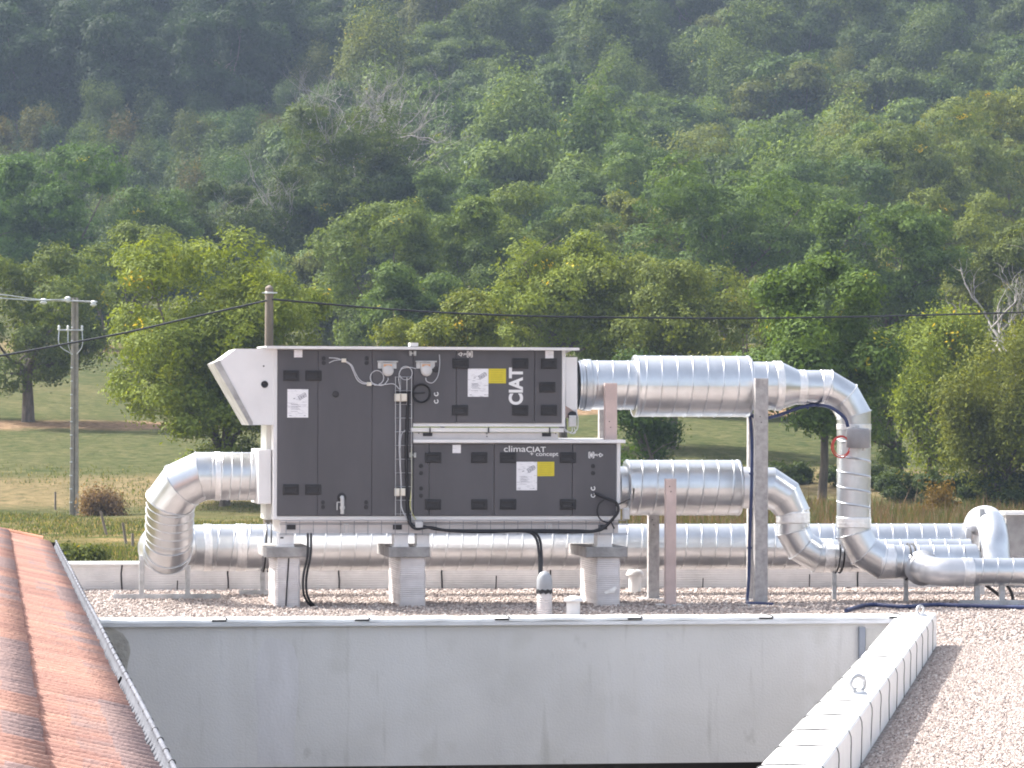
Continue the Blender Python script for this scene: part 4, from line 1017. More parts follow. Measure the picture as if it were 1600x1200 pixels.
m.add(vs, [(2 * k, 2 * k + 2, 2 * k + 3, 2 * k + 1) for k in range(28)], True); m.build('bitumen_seal', BLACK, t)

# lifting eyes on the skew coping
for (px, py, lb, q) in ((1340, 1084, 'grey steel lifting eye on the skew parapet, nearer one', 1.0), (1438, 962, 'grey steel lifting eye at the far corner of the skew parapet', .72)):
    c = onZ(px, py, ZC + .012); t = thing('lifting_eye', c, lb, 'lifting eye', 'lifting eyes on the parapet')
    m = MB(); rr = .048 * q; m.tube([(c.x + rr * math.cos(a_), c.y + .02 * math.cos(a_), c.z + .014 + rr + rr * math.sin(a_)) for a_ in np.linspace(-1.2, 4.3, 24)], .015 * q, 10); m.build('ring', STRUT, t)
    m = MB(); m.lathe([(.05, -.006), (.05, .008), (.03, .02), (.001, .02)], c + Vector((.01, 0, 0)), seg=16); m.build('collar', STRUT, t)

# right concrete upstand box
t = MB(); a = onY(1572, 802, YR - .3)
tb = thing('stair_housing', (a.x + 1, YR + .2, 0), 'grey concrete roof housing at the right edge behind the arched duct', 'roof housing')
m = MB(); m.box(a.x, a.x + 3, YR - .3, YR - .02, 0, a.z - .02); m.build('housing_wall', CONC, tb)
m = MB(); m.box(a.x - .03, a.x + 3, YR - .34, YR + .02, a.z - .019, a.z + .02); m.build('housing_cap', COPE, tb)

# ================================================================== TILED HOUSE
ZE = .68; XE = .487; SL = math.tan(R(16))
YH0 = 9.0; YH1 = onZ(87, 856, ZE).y
th_ = thing('tiled_house', (-2, 24, -3.5), 'house with terracotta tiled roof and galvanised gutter at lower left', 'house')
def tile_mat():
    m = mat('terracotta tiles', (.40, .22, .165), .9, 0, 1.4, .2, .3, 60, col2=(.30, .155, .125))
    N = m.node_tree.nodes; L = m.node_tree.links; b = N['Principled BSDF']; tc = N['Texture Coordinate']
    base = b.inputs['Base Color'].links[0].from_socket
    at = N.new('ShaderNodeAttribute'); at.attribute_name = 'var'
    hs = N.new('ShaderNodeHueSaturation'); L.new(base, hs.inputs['Color'])
    ad = N.new('ShaderNodeMath'); ad.operation = 'MULTIPLY_ADD'; ad.inputs[1].default_value = .45; ad.inputs[2].default_value = .8; L.new(at.outputs['Fac'], ad.inputs[0]); L.new(ad.outputs[0], hs.inputs['Value'])
    # grey weathering at the lower ends of some tiles
    a2 = N.new('ShaderNodeAttribute'); a2.attribute_name = 'age'
    mp = N.new('ShaderNodeMapping'); mp.inputs['Scale'].default_value = (1.2, .8, 1); L.new(tc.outputs['Object'], mp.inputs[0])
    n = N.new('ShaderNodeTexNoise'); n.inputs['Scale'].default_value = 3.0; n.inputs['Detail'].default_value = 4; L.new(mp.outputs[0], n.inputs[0])
    mu = N.new('ShaderNodeMath'); mu.operation = 'MULTIPLY_ADD'; mu.inputs[1].default_value = 1.0; L.new(n.outputs[0], mu.inputs[0]); L.new(a2.outputs['Fac'], mu.inputs[2])
    mr = N.new('ShaderNodeMapRange'); mr.inputs[1].default_value = .84; mr.inputs[2].default_value = 1.06; mr.inputs[4].default_value = .55; L.new(mu.outputs[0], mr.inputs[0])
    mx = N.new('ShaderNodeMix'); mx.data_type = 'RGBA'; L.new(mr.outputs[0], mx.inputs[0]); L.new(hs.outputs[0], mx.inputs[6]); mx.inputs[7].default_value = (.21, .185, .195, 1)
    L.new(mx.outputs[2], b.inputs['Base Color'])
    return m
def tiles():
    V = []; Fc = []; var = []; age = []
    w_ = .165; Lt = .405; nc = 12; seg = 8
    rg = random.Random(5)
    ny = int((YH1 - YH0) / w_)
    vv = [[rg.random() for _ in range(nc)] for _ in range(200)]; oo = [1.0 if rg.random() < .45 else rg.random() * .4 for _ in range(300)]
    for c in range(nc):
        for j in range(ny):
            y0 = YH1 - (j + 1) * w_; jit = rg.uniform(-.006, .006); v = rg.random() * .5 + .5 * vv[(j // 2) % 200][c]; old = oo[(j // 3 + c * 5) % 300]
            rows = []
            for (s_, lift, ag) in ((0.0, .0, 1.0), (0.0, .028, 1.0), (.14, .022, .62), (.28, .012, .35), (Lt + .02, .002, .0)):
                X = XE + .108 - (c * Lt + s_ + jit) ; zc = ZE + .010 + (c * Lt + s_) * SL
                r_ = []
                for k in range(seg + 1):
                    t = k / seg; yy = y0 + t * w_
                    h = .034 * max(0, math.sin(math.pi * min(1, t / .62))) if t < .62 else -.016 * math.sin(math.pi * (t - .62) / .38)
                    r_.append((X, yy, zc + h + lift))
                rows.append((r_, ag))
            n0 = len(V)
            for r_, _ in rows: V += r_
            Wd = seg + 1
            for a in range(len(rows) - 1):
                for k in range(seg):
                    Fc.append((n0 + a * Wd + k, n0 + (a + 1) * Wd + k, n0 + (a + 1) * Wd + k + 1, n0 + a * Wd + k + 1)[::-1]); var.append(v)
                    age.append(min(1, (rows[a][1] + rows[a + 1][1]) / 2 * (.25 + .6 * old)))
    o = npmesh('roof_tiles', np.array(V), np.array(Fc), tile_mat(), np.array(var), True, loc=(0, 0, 0), link=True)
    a = o.data.attributes.new('age', 'FLOAT', 'FACE'); a.data.foreach_set('value', np.array(age, dtype=np.float32))
    return o
to = tiles(); to.parent = th_; to.location = (2, -24, 3.5)
# deck + walls
m = MB(); XT = XE - 12 * .43; m.prism([(XE - .03, ZE - .035), (XT, ZE - .035 + (XE - XT) * SL), (XT, ZE - .14 + (XE - XT) * SL), (XE - .03, ZE - .12)], 'y', YH0, YH1 - .02); m.build('roof_deck', CONC, th_)
m = MB(); m.box(XT - 3, XE - .35, YH0 + .3, YH1 - .35, -3.5, ZE - .16); m.prism([(XE - .35, ZE - .159), (XT, ZE - .16 + (XE - XT - .35) * SL), (XT, ZE - .159)], 'y', YH0 + .3, YH1 - .35); m.build('house_wall', WALLM, th_)
# verge tiles along far gable
vt = MB(); 
for k in range(13):
    s0_ = k * .42; s1_ = s0_ + .46; pts = []
    for s_, dz in ((s0_, .105), (s1_, .085)): pts.append(Vector((XE + .02 - s_, YH1 - .02, ZE - .03 + s_ * SL + dz - .04)))
    vt.tube(pts, [.085, .07], 14)
vt.build('verge_tile', mat('verge terracotta', (.60, .27, .17), .85, 0, 3, .2, .2, 50), th_)
# gutter: half round trough with rolled lip
gt = MB(); gr_ = .085; gy = np.linspace(YH0, YH1 + .1, 60); cx_, cz_ = XE + .072, ZE + .052
prof = [(cx_ - gr_ * math.cos(a_), cz_ - gr_ * math.sin(a_)) for a_ in np.linspace(0.1, math.pi, 15)]
prof2 = prof + [(cx_ + gr_ + .006 + .010 * math.cos(a_), cz_ + .008 + .010 * math.sin(a_)) for a_ in np.linspace(math.pi, -math.pi * .6, 9)]
n_ = len(prof2); vs = []
for i, y in enumerate(gy):
    sag = .004 * math.sin(y * .9) 
    for (x, z_) in prof2: vs.append((x, y, z_ + sag))
gt.add(vs, [(i * n_ + j, i * n_ + j + 1, (i + 1) * n_ + j + 1, (i + 1) * n_ + j) for i in range(len(gy) - 1) for j in range(n_ - 1)], True)
gut = gt.build('gutter', mat('weathered zinc', (.16, .17, .20), .85, 0, 5, .15, spec=.1), th_)
m = MB(); m.lathe([(gr_, 0), (gr_, .03)], (cx_, YH1 + .1, cz_), (0, 1, 0), 20); m.prism(prof, 'y', YH1 + .095, YH1 + .11); m.build('stop_end', BLACK, gut)
m = MB(); ybr = onZ(194, 1068, ZE).y; m.tube([(cx_ - gr_ * .95 * math.cos(a_), ybr, cz_ - gr_ * .93 * math.sin(a_)) for a_ in np.linspace(.5, 2.9, 14)], .008, 6); m.build('gutter_bracket', BLACK, gut)
m = MB()
for y in np.arange(YH0, YH1, .45): m.tube([(cx_ + gr_ + .006 + .0125 * math.cos(a_), y, cz_ + .008 + .0125 * math.sin(a_)) for a_ in np.linspace(-2.2, 3.2, 8)], .002, 4)
m.build('lip_clip', BLACK, gut)

# ================================================================== POLES AND WIRES
WOOD = mat('weathered pole timber', (.24, .20, .17), .9, 0, 6, .25, .4, 30, stretch=(1, 1, .1)); CPOLE = mat('grey concrete pole', (.34, .31, .27), .9, 0, 3, .15, .2, 30)
INS = mat('white porcelain', (.8, .82, .85), .2, 0, 3, .03)
def Pd(px, py, d): return atd(px, py, d)
dp = 168.; b = tree_pos(116.5, dp); top = Pd(116.5, 465, dp)
pole = thing('utility_pole', b, 'tall slotted utility pole with crossarm and white insulators in the meadow', 'utility pole')
m = MB(); hw0, hw1 = .21, .15
for sx_ in (-1, 1):
    m.prism([(b.x + sx_ * .03 - (0 if sx_ > 0 else hw0 - .03), b.z - .3), (b.x + sx_ * .03 + (hw0 - .03 if sx_ > 0 else 0), b.z - .3), (b.x + sx_ * .03 + (hw1 - .03 if sx_ > 0 else 0), top.z), (b.x + sx_ * .03 - (0 if sx_ > 0 else hw1 - .03), top.z)], 'y', b.y - .12, b.y + .12)
m.box(b.x - .035, b.x + .035, b.y - .05, b.y + .05, b.z, top.z - .1)
m.build('shaft', CPOLE, pole)
m = MB()
for k in range(14): z_ = b.z + .6 + k * .62; m.cut(); m.box(b.x - .22 + k * .003, b.x - .10, b.y - .135, b.y - .121, z_, z_ + .05)
m.build('step_band', INS, pole)
m = MB(); a0 = Pd(62, 469.5, dp); a1 = Pd(152, 473, dp); m.tube([(a0.x, b.y - .2, top.z - .12), (a1.x, b.y - .2, top.z - .2)], .05, 6); m.build('crossarm', STRUT, pole)
def insul(par, c, r=.11):
    m = MB(); m.lathe([(r * .3, -.15), (r * .8, -.1), (r, -.05), (r * .6, -.0), (r * .9, .05), (r * .7, .10), (r * .3, .13), (.001, .135)], c, seg=12); m.build('insulator', INS, par)
for px, py in ((68, 471), (106, 468), (146, 474)):
    c = Pd(px, py, dp); insul(pole, (c.x, b.y - .2, c.z), .17)
m = MB(); c = Pd(106, 516, dp); c2 = Pd(128, 516, dp); c3 = Pd(92, 515, dp)
m.tube([(c3.x, b.y - .25, c.z), (c2.x, b.y - .25, c.z)], .035, 5); 
for px in (92, 106, 128): q = Pd(px, 516, dp); m.tube(bez([(q.x, b.y - .25, q.z), (q.x + .02, b.y - .3, q.z - .7), (b.x + (.1 if px > 116 else -.15), b.y - .2, q.z - 1.1)], 5), .025, 5)
m.build('fuse_bracket', WIRE, pole)
for px in (92, 106, 128): q = Pd(px, 514, dp); insul(pole, (q.x, b.y - .25, q.z + .03), .07)
dp2 = 120.; t2 = Pd(420, 450, dp2); b2 = tree_pos(420, dp2)
pole2 = thing('utility_pole', b2, 'round timber pole behind the ventilation unit carrying a black cable', 'utility pole')
m = MB(); m.tube([(b2.x, b2.y, b2.z - .2), (b2.x, b2.y, t2.z)], [.17, .135], 16); m.lathe([(.135, 0), (.1, .05), (.02, .1), (.001, .1)], (b2.x, b2.y, t2.z), seg=14); m.build('shaft', WOOD, pole2)
m = MB(); m.lathe([(.14, -.19), (.155, -.19), (.155, -.13), (.14, -.13)], (b2.x, b2.y, t2.z), seg=14); m.box(b2.x - .25, b2.x + .25, b2.y - .18, b2.y - .15, t2.z - .18, t2.z - .14); m.build('band', INS, pole2)
def wire(pts, r, label, mt=BLACK, name='overhead_cable'):
    m = MB(); m.tube(bez(pts, 10), r, 5); return tag(m.build(name, mt), label, 'cable')
wire([(b2.x + .1, b2.y - .17, Pd(430, 468, dp2).z), Pd(620, 484, 124), Pd(800, 493, 128), Pd(1000, 496.5, 132), Pd(1200, 497, 137), Pd(1420, 493, 143), Pd(1620, 487, 150), Pd(1900, 474, 160)], .036, 'black twisted cable crossing from the timber pole to the right edge')
wire([(b2.x - .1, b2.y - .17, Pd(410, 470, dp2).z), Pd(300, 496, 117), Pd(200, 519, 114), Pd(100, 538, 111), Pd(0, 556, 108), Pd(-150, 578, 104)], .034, 'black twisted cable from the timber pole to the left edge')
wire([Pd(66, 469, dp - .2), Pd(30, 464, 166), Pd(0, 460.5, 164), Pd(-120, 452, 158)], .028, 'upper thin bare wire from the crossarm leaving at left', WIRE, 'power_line')
wire([Pd(104, 468, dp - .2), Pd(60, 469, 166), Pd(0, 466, 164), Pd(-120, 458, 158)], .028, 'lower thin bare wire from the crossarm leaving at left', WIRE, 'power_line')
# distant pole top among the trees
dq = 395.; b3 = tree_pos(735, dq); t3 = Pd(735, 246, dq); pole3 = thing('utility_pole', b3, 'distant pole with three insulators showing among the hillside trees', 'utility pole')
m = MB(); m.tube([(b3.x, b3.y, b3.z), (b3.x, b3.y, t3.z - .5)], .16, 8); m.build('shaft', WOOD, pole3)
m = MB(); s = dq / FPX
m.tube([(b3.x - 9 * s, b3.y, t3.z - 10 * s), (b3.x, b3.y, t3.z), (b3.x + 9 * s, b3.y, t3.z - 10 * s)], .06, 5); m.tube([(b3.x - 9 * s, b3.y, t3.z - 10 * s), (b3.x, b3.y, t3.z - 18 * s), (b3.x + 9 * s, b3.y, t3.z - 10 * s)], .06, 5); m.build('arm', STRUT, pole3)
for dx, dz in ((-9, -8), (0, 2), (9, -8)): insul(pole3, (b3.x + dx * s, b3.y - .1, t3.z + dz * s), .2)

# ================================================================== TREES
BARK = mat('bark', (.13, .105, .085), .95, 0, 5, .3, .6, 12, stretch=(1, 1, .25)); BARKG = mat('grey dead wood', (.29, .27, .255), .9, 0, 4, .2)
LEAF = var_mat('foliage', [(0, (.044, .066, .024)), (.45, (.084, .115, .038)), (.8, (.130, .165, .048)), (.94, (.16, .19, .06)), (1, (.36, .27, .035))], .7, .32, True, .15)
def crown_mesh(name, rx, rz, n_lobe, n_clu, n_leaf, size, seed, lobe_r=.36, flat=.75, spike=0., ell_low=1.0, clu_r=.38, aspect=.5, droop=.0):
    """leaf faces in clusters, clusters on lobes, lobes spread through an ellipsoid (centre at origin)"""
    rg = np.random.default_rng(seed)
    # lobes
    d = rg.normal(size=(n_lobe, 3)); d /= np.linalg.norm(d, axis=1)[:, None]
    rad = rg.uniform(.12, 1., n_lobe) ** .5 * .85
    lc = d * rad[:, None] * np.array([rx, rx, rz]); lc[:, 2] = np.where(lc[:, 2] < 0, lc[:, 2] * ell_low, lc[:, 2])
    lr = rg.uniform(.5, 1.25, n_lobe) * lobe_r * (rx + rz) / 2
    # clusters on the lobe shells
    li = np.repeat(np.arange(n_lobe), n_clu)
    d = rg.normal(size=(len(li), 3)); d[:, 2] += .25; d /= np.linalg.norm(d, axis=1)[:, None]
    q = rg.uniform(.45, 1, len(li)) ** .4
    cc = lc[li] + d * (lr[li] * q)[:, None] * np.array([1, 1, flat])
    if spike: cc[:, 2] += rg.uniform(0, spike, len(cc)) * rz * (rg.random(len(cc)) < .35)
    for ax_, rr_ in ((0, rx), (1, rx), (2, rz)):
        lo_, hi_ = np.percentile(cc[:, ax_], (.6, 99.4)); k_ = 2 * rr_ / (hi_ - lo_); o_ = (lo_ + hi_) / 2
        cc[:, ax_] = (cc[:, ax_] - o_) * k_; lc[:, ax_] = (lc[:, ax_] - o_) * k_
    ci = np.repeat(np.arange(len(cc)), n_leaf)
    n = len(ci); g = rg.normal(size=(n, 3)) * clu_r * np.array([1, 1, .6 if not spike else 1.6])
    p = cc[ci] + g
    p[:, 2] -= droop * np.linalg.norm(g[:, :2], axis=1)
    # faces
    nrm = d[ci] * 1.1 + rg.normal(size=(n, 3)) * .42 + np.array([0, 0, .3]); nrm /= np.linalg.norm(nrm, axis=1)[:, None]
    t = np.cross(nrm, rg.normal(size=(n, 3))); t /= np.linalg.norm(t, axis=1)[:, None] + 1e-9; b_ = np.cross(nrm, t)
    s_ = size * rg.uniform(.6, 1.35, n)[:, None]
    V = np.stack([p - t * s_, p - b_ * s_ * aspect, p + t * s_, p + b_ * s_ * aspect], 1).reshape(-1, 3)
    F = np.arange(n * 4).reshape(-1, 4)
    cv = rg.beta(2.2, 2.2, len(cc)); var = np.clip(.62 * cv[ci] + .38 * rg.beta(2, 2, n), 0, .93); 
    yel = rg.random(len(cc)) < ((.02 if seed == 19 else .004) if size < .2 else 0); var = np.where(yel[ci] & (rg.random(n) < .6), 1.0, var)
    return npmesh(name, V, F, LEAF, var, link=False), lc, lr
def trunk_mb(m, base, h, r, targets, seed, nlimb=9):
    rg = random.Random(seed); fork = Vector(base) + Vector((rg.uniform(-.2, .2), rg.uniform(-.2, .2), h))
    b = Vector(base)
    m.tube([b - Vector((0, 0, .3)), b + Vector((0, 0, .15)), b.lerp(fork, .5) + Vector((rg.uniform(-.08, .08), 0, 0)), fork], [r * 1.5, r * 1.15, r * .95, r * .85], 10)
    for t in targets[:nlimb]:
        t = Vector(t); mid = fork.lerp(t, .5) + Vector((rg.uniform(-.3, .3), rg.uniform(-.3, .3), -.12 * (t - fork).length * rg.random()))
        pts = bez([fork - Vector((0, 0, .1)), fork.lerp(mid, .5) + Vector((0, 0, rg.uniform(0, .25))), mid, t], 4); n = len(pts)
        m.tube(pts, [r * .6 * (1 - i / n) + .02 for i in range(n)], 6)
        for k in range(3):
            i = rg.randrange(n // 3, n); q = pts[i]; e = q + Vector((rg.uniform(-1, 1), rg.uniform(-1, 1), rg.uniform(-.1, .9))) * (.35 * (t - fork).length)
            m.tube([q, q.lerp(e, .5) + Vector((0, 0, .1)), e], [r * .25 * (1 - i / n) + .02, .025, .012], 4)
def near_tree(px, ytop, ybot, hw, d, label, tint=(1, 1, 1), seed=1, n=(26, 44, 22), size=.15, name='broadleaf_tree', trunk_r=None, group='trees in the meadow behind the building', lean=0., clu_r=.36, lobe_r=.285, flat=.75, trunk=True, tpx=None, extra=(), **kw):
    tint = tuple(c * q for c, q in zip(tint, (1.26, 1.24, 1.0)))
    s = d / FPX; b = tree_pos(tpx if tpx else px, d); zt = Pd(px, ytop, d).z; zb = Pd(px, ybot, d).z
    rx = hw * s; rz = (zt - zb) / 2; cz = (zt + zb) / 2
    # lobes stick out by their own radius: shrink the carrier
    me, lc, lr = crown_mesh('crown', rx * 1.06, rz * 1.0, n[0], int(n[1] * 1.15), int(n[2] * 1.35), size * .74, seed, clu_r=clu_r * .8, lobe_r=lobe_r, flat=flat, **kw)
    t = thing(name, b, label, 'tree', group); cx = Pd(px, 650, d).x - b.x
    for (ex, ey0, ey1, ew) in extra:
        m2, _, _ = crown_mesh('crown', ew * s, (Pd(px, ey0, d).z - Pd(px, ey1, d).z) / 2, 14, 46, 26, size * .74, seed + 500, clu_r=clu_r * .8, lobe_r=.3, droop=.3)
        c2 = bpy.data.objects.new('crown', m2); COL.objects.link(c2); c2.parent = t; c2.location = (Pd(ex, 650, d).x - b.x, -1.5, (Pd(px, ey0, d).z + Pd(px, ey1, d).z) / 2 - b.z); c2.color = (*tint, 1)
    cr = bpy.data.objects.new('crown', me); COL.objects.link(cr); cr.parent = t; cr.location = (cx, 0, cz - b.z); cr.color = (*tint, 1)
    if trunk:
        fork = max(.8, min((zb - b.z) + rz * .15, (zt - b.z) * .5)); r = trunk_r or max(.12, rx * .055)
        m = MB(); tg = sorted([tuple(np.array(c) + np.array([cx, 0, cz - b.z])) for c in lc], key=lambda c: c[2])
        trunk_mb(m, (0, 0, 0), fork, r, [Vector(c) for c in tg[::max(1, len(tg) // 9)]], seed)
        m.v = [tuple(Vector(v) + b) for v in m.v]; m.build('trunk', BARK, t)
    return t
Y1 = (1.45, 1.42, .75); Y2 = (1.1, 1.05, .8); G1 = (.82, .95, .85); G2 = (.65, .82, .85); OL = (1.2, 1.0, .7)
near_tree(330, 372, 742, 138, 172, 'large yellow-green walnut tree behind the hood of the ventilation unit', Y1, 11, (36, 46, 26), .14, tpx=352, droop=.3, extra=((330, 560, 722, 92),))
near_tree(430, 430, 610, 68, 176, 'smaller yellow-green crown beside the timber pole', Y1, 12, (14, 40, 22), .14, droop=.3)
near_tree(50, 388, 600, 112, 228, 'walnut tree with dark forked trunk at the left edge', (1, 1.02, .8), 13, (26, 42, 22), .17, tpx=44, trunk_r=.36, droop=.3)
near_tree(205, 352, 520, 72, 262, 'green tree rising between the left walnuts', (1.05, 1.08, .8), 14, (16, 42, 22), .18)
near_tree(590, 318, 545, 92, 262, 'green walnut tree above the left half of the ventilation unit', (.95, 1.03, .8), 15, (24, 44, 22), .18, tpx=592)
near_tree(735, 312, 540, 88, 268, 'mid green tree between two paler walnuts above the unit', (.88, 1.0, .8), 16, (24, 44, 22), .18)
near_tree(840, 292, 480, 105, 290, 'rounded yellow-topped tree in the middle of the picture', (.98, 1.05, .75), 17, (26, 44, 22), .19)
near_tree(880, 372, 560, 112, 208, 'wide yellow-green walnut above the outlet duct', Y1, 18, (28, 46, 24), .15, droop=.3)
near_tree(690, 458, 562, 78, 182, 'low walnut with yellow and orange leaves just above the unit lid', (1.2, 1.12, .65), 19, (16, 40, 24), .14, droop=.3)
near_tree(1050, 400, 600, 120, 205, 'broad yellow-green walnut above the upper silencer', (1.15, 1.1, .72), 20, (30, 46, 24), .15, droop=.3)
near_tree(1130, 258, 470, 130, 275, 'spreading dark green walnut on the slope right of centre', (.72, .92, .75), 21, (30, 46, 22), .19)
near_tree(1000, 305, 440, 70, 300, 'small yellow tinged tree left of the spreading walnut', (1.1, 1.0, .7), 22, (16, 40, 20), .19)
near_tree(1275, 405, 672, 112, 165, 'walnut with a clear pale trunk to the right of the duct elbow', (.85, 1.05, .65), 23, (34, 46, 24), .15, tpx=1284, droop=.35, trunk_r=.2)
near_tree(1385, 325, 540, 105, 245, 'tall green walnut behind the right duct elbow', (.78, .98, .7), 24, (28, 46, 22), .18)
near_tree(1375, 520, 720, 55, 190, 'narrow green tree with twin trunks beside the vertical duct', (.95, 1.05, .7), 25, (14, 40, 22), .14, tpx=1408)
near_tree(1475, 500, 735, 62, 180, 'pale yellow-green young tree at right with leaning stems', Y1, 26, (20, 44, 22), .13, tpx=1450, spike=.1)
near_tree(1560, 520, 790, 80, 172, 'pale yellow-green bushy tree at the right edge', (1.3, 1.15, .7), 27, (26, 44, 24), .13, spike=.1)
near_tree(1500, 300, 500, 105, 290, 'yellowing tree on the slope at the right', (1.08, 1.05, .65), 28, (24, 42, 22), .19)
near_tree(1600, 330, 620, 70, 240, 'dark olive tree at the right edge behind the dead branches', (.8, .8, .6), 29, (20, 42, 22), .18)
near_tree(985, 560, 850, 62, 165, 'dark shaded tree seen below the upper silencer', (.5, .68, .6), 30, (20, 42, 22), .14, tpx=1040, trunk_r=.3)  # shade on this crown is painted as a darker leaf tint
near_tree(1110, 560, 640, 70, 182, 'low branch of yellowing leaves under the upper silencer', (1.3, 1.05, .6), 36, (10, 30, 18), .14, trunk=False)
near_tree(75, 232, 450, 105, 330, 'large rounded dark green tree at the left edge', (.62, .9, .65), 31, (30, 46, 24), .21, name='broadleaf_tree')
near_tree(1440, 178, 380, 165, 350, 'large olive-brown tree high on the right slope', (.92, .96, .72), 32, (40, 46, 24), .22)
near_tree(1350, 200, 330, 70, 372, 'bright green tree at the left of the olive-brown one', (.9, 1.1, .7), 37, (16, 42, 22), .22)
near_tree(1575, 142, 360, 105, 362, 'yellow-green tree rising at the right edge of the slope', (1.15, 1.05, .6), 33, (26, 44, 24), .22)
for i, (px, yt, yb, hw, d, tt) in enumerate(((520, 372, 560, 50, 300, 0), (655, 270, 450, 70, 330, 1), (770, 282, 420, 75, 345, 2), (930, 250, 420, 80, 350, 1), (1010, 215, 400, 90, 355, 2), (1240, 300, 560, 80, 300, 1), (1300, 250, 430, 85, 335, 2), (1490, 400, 640, 80, 255, 0), (900, 330, 470, 70, 310, 2), (640, 420, 560, 60, 240, 1), (960, 430, 600, 70, 235, 1), (1180, 440, 600, 75, 232, 0), (250, 300, 470, 80, 325, 2), (160, 405, 520, 60, 300, 2), (1540, 420, 560, 70, 262, 0))):
    near_tree(px, yt, yb, hw, d, ['olive tree filling the gap below the ivy', 'green tree right of the bare grey branches', 'dark green tree below the distant pole', 'soft green tree above the rounded yellow-topped one', 'bluish green tree left of the spreading walnut', 'deep green tree behind the walnut with pale trunk', 'dark tree below the bright green slope tree', 'olive green tree above the leaning stems', 'dark gap-filling tree beside the yellow-topped one', 'green tree just above the tall cabinet lid', 'green tree above the gap between cabinet and silencer', 'olive tree behind the tallest steel post', 'muted green tree above the large yellow-green walnut', 'dark bushy tree behind the crossarm of the pole', 'yellowish tree by the bare stump at right'][i], [(1.1, 1.0, .7), (.82, 1.0, .78), (.62, .82, .72)][tt], 80 + i, (20, 42, 22), .19)
# ivy clad dead tree
def bare(px, ytop, d, label, seed, spread, hgt_px, ivy=None, levels=4, r0=.28, base=None, sideways=1.0):
    rg = random.Random(seed); b = tree_pos(base or px, d); s = d / FPX
    t = thing('dead_tree', b, label, 'tree'); m = MB(); ztop = Pd(px, ytop, d).z
    H = ztop - b.z
    def grow(p, dr, L, r, lv):
        n = 5; pts = [p]; q = Vector(p); dd = Vector(dr)
        for i in range(n):
            dd = (dd + Vector((rg.uniform(-1, 1), rg.uniform(-1, 1), rg.uniform(-.5, .75))) * .48).normalized(); q = q + dd * L / n; pts.append(q.copy())
        m.tube(pts, [r * (1 - .55 * i / n) for i in range(n + 1)], 5 if lv < 2 else 4)
        if lv < levels:
            for k in range(4 if lv < 2 else 3):
                i = rg.randrange(2, n + 1); a = (dd + Vector((rg.uniform(-1, 1), rg.uniform(-1, 1), rg.uniform(-.3, .9))) * .9 * sideways).normalized()
                grow(pts[i], a, L * rg.uniform(.55, .8), r * .45, lv + 1)
    top = b + Vector((0, 0, H * .42)); m.tube([b - Vector((0, 0, .3)), b + Vector((0, 0, H * .2)), top], [r0 * 1.8, r0 * 1.4, r0], 9)
    for k in range(6):
        a = k * 1.05 + rg.uniform(-.3, .3); grow(top, Vector((math.cos(a) * spread, math.sin(a) * spread, 1)).normalized(), H * .30, r0 * .62, 1)
    m.build('branches', BARKG, t)
    return t, b
dt, db = bare(560, 66, 345, 'bare dead tree with grey branches above a mass of dark ivy', 5, 1.0, 0, r0=.30, levels=5)
def ivy(par, b, px, ytop, ybot, hw, d, tint, seed, n=(24, 44, 24), nm='ivy'):
    s = d / FPX; zt = Pd(px, ytop, d).z; zb = Pd(px, ybot, d).z
    me, lc, lr = crown_mesh(nm, hw * s, (zt - zb) / 2, n[0], int(n[1] * 1.1), int(n[2] * 1.4), .14, seed, clu_r=.30, lobe_r=.32)
    o = bpy.data.objects.new(nm, me); COL.objects.link(o); o.parent = par; c = Pd(px, 650, d); o.location = (c.x - b.x, c.y - b.y - 1, (zt + zb) / 2 - b.z); o.color = (*tint, 1)
ivy(dt, db, 540, 172, 460, 112, 340, (.78, .85, .62), 41, (40, 46, 26)); ivy(dt, db, 480, 270, 470, 90, 338, (.62, .76, .62), 42, (26, 44, 26)); ivy(dt, db, 620, 260, 420, 85, 342, (.55, .7, .6), 43, (24, 44, 24))
dt2, db2 = bare(425, 225, 335, 'smaller dead tree with twisted bare branches left of the ivy mass', 9, 1.5, 0, r0=.2, levels=4)
ivy(dt2, db2, 350, 288, 440, 88, 332, (.72, .8, .62), 44, (24, 44, 24))
near_tree(450, 395, 450, 36, 300, 'small silvery bush at the foot of the ivy covered tree', (1.4, 1.5, 2.2), 45, (8, 30, 18), .16, trunk=False, name='silver_bush')
dt3, db3 = bare(1592, 372, 205, 'gnarled bare tree stump with grey branches at the right edge', 14, 1.3, 0, r0=.24, levels=4)

# hillside prototypes
PROT = []
specs = [(5.2, 4.6, 18, 26, 18, .34, 0, .75), (4.6, 5.4, 18, 26, 18, .34, 0, .8), (6.0, 4.4, 22, 26, 18, .36, 0, .7), (4.2, 5.0, 16, 26, 18, .30, .15, .9), (5.6, 5.4, 22, 28, 18, .36, 0, .7),
         (2.2, 2.6, 10, 20, 16, .26, .5, 1.2), (2.6, 1.9, 10, 20, 16, .24, .2, .8), (1.4, 3.2, 9, 18, 16, .22, .6, 1.4), (3.6, 6.0, 16, 28, 18, .3, .3, 1.2)]
for i, (rx, rz, a, b_, c, sz, sp, fl) in enumerate(specs):
    me, lc, lr = crown_mesh('hillside crown %d' % i, rx, rz, a, int(b_ * 1.5), int(c * 1.5), sz * .62, 100 + i, clu_r=.46 if rx > 3 else .3, spike=sp, flat=fl, lobe_r=.33)
    m = MB(); hh_ = rz * 1.35 if rx > 3 else rz * 1.0
    trunk_mb(m, (0, 0, -hh_ - .6), hh_ * .75, .2 if rx > 3 else .07, [Vector(q) for q in lc[:7]], i, 7)
    tm = bpy.data.meshes.new('trunk'); tm.from_pydata(m.v, [], m.f); tm.materials.append(BARK); tm.update()
    PROT.append((me, tm, rx, rz, hh_))
protos = {}
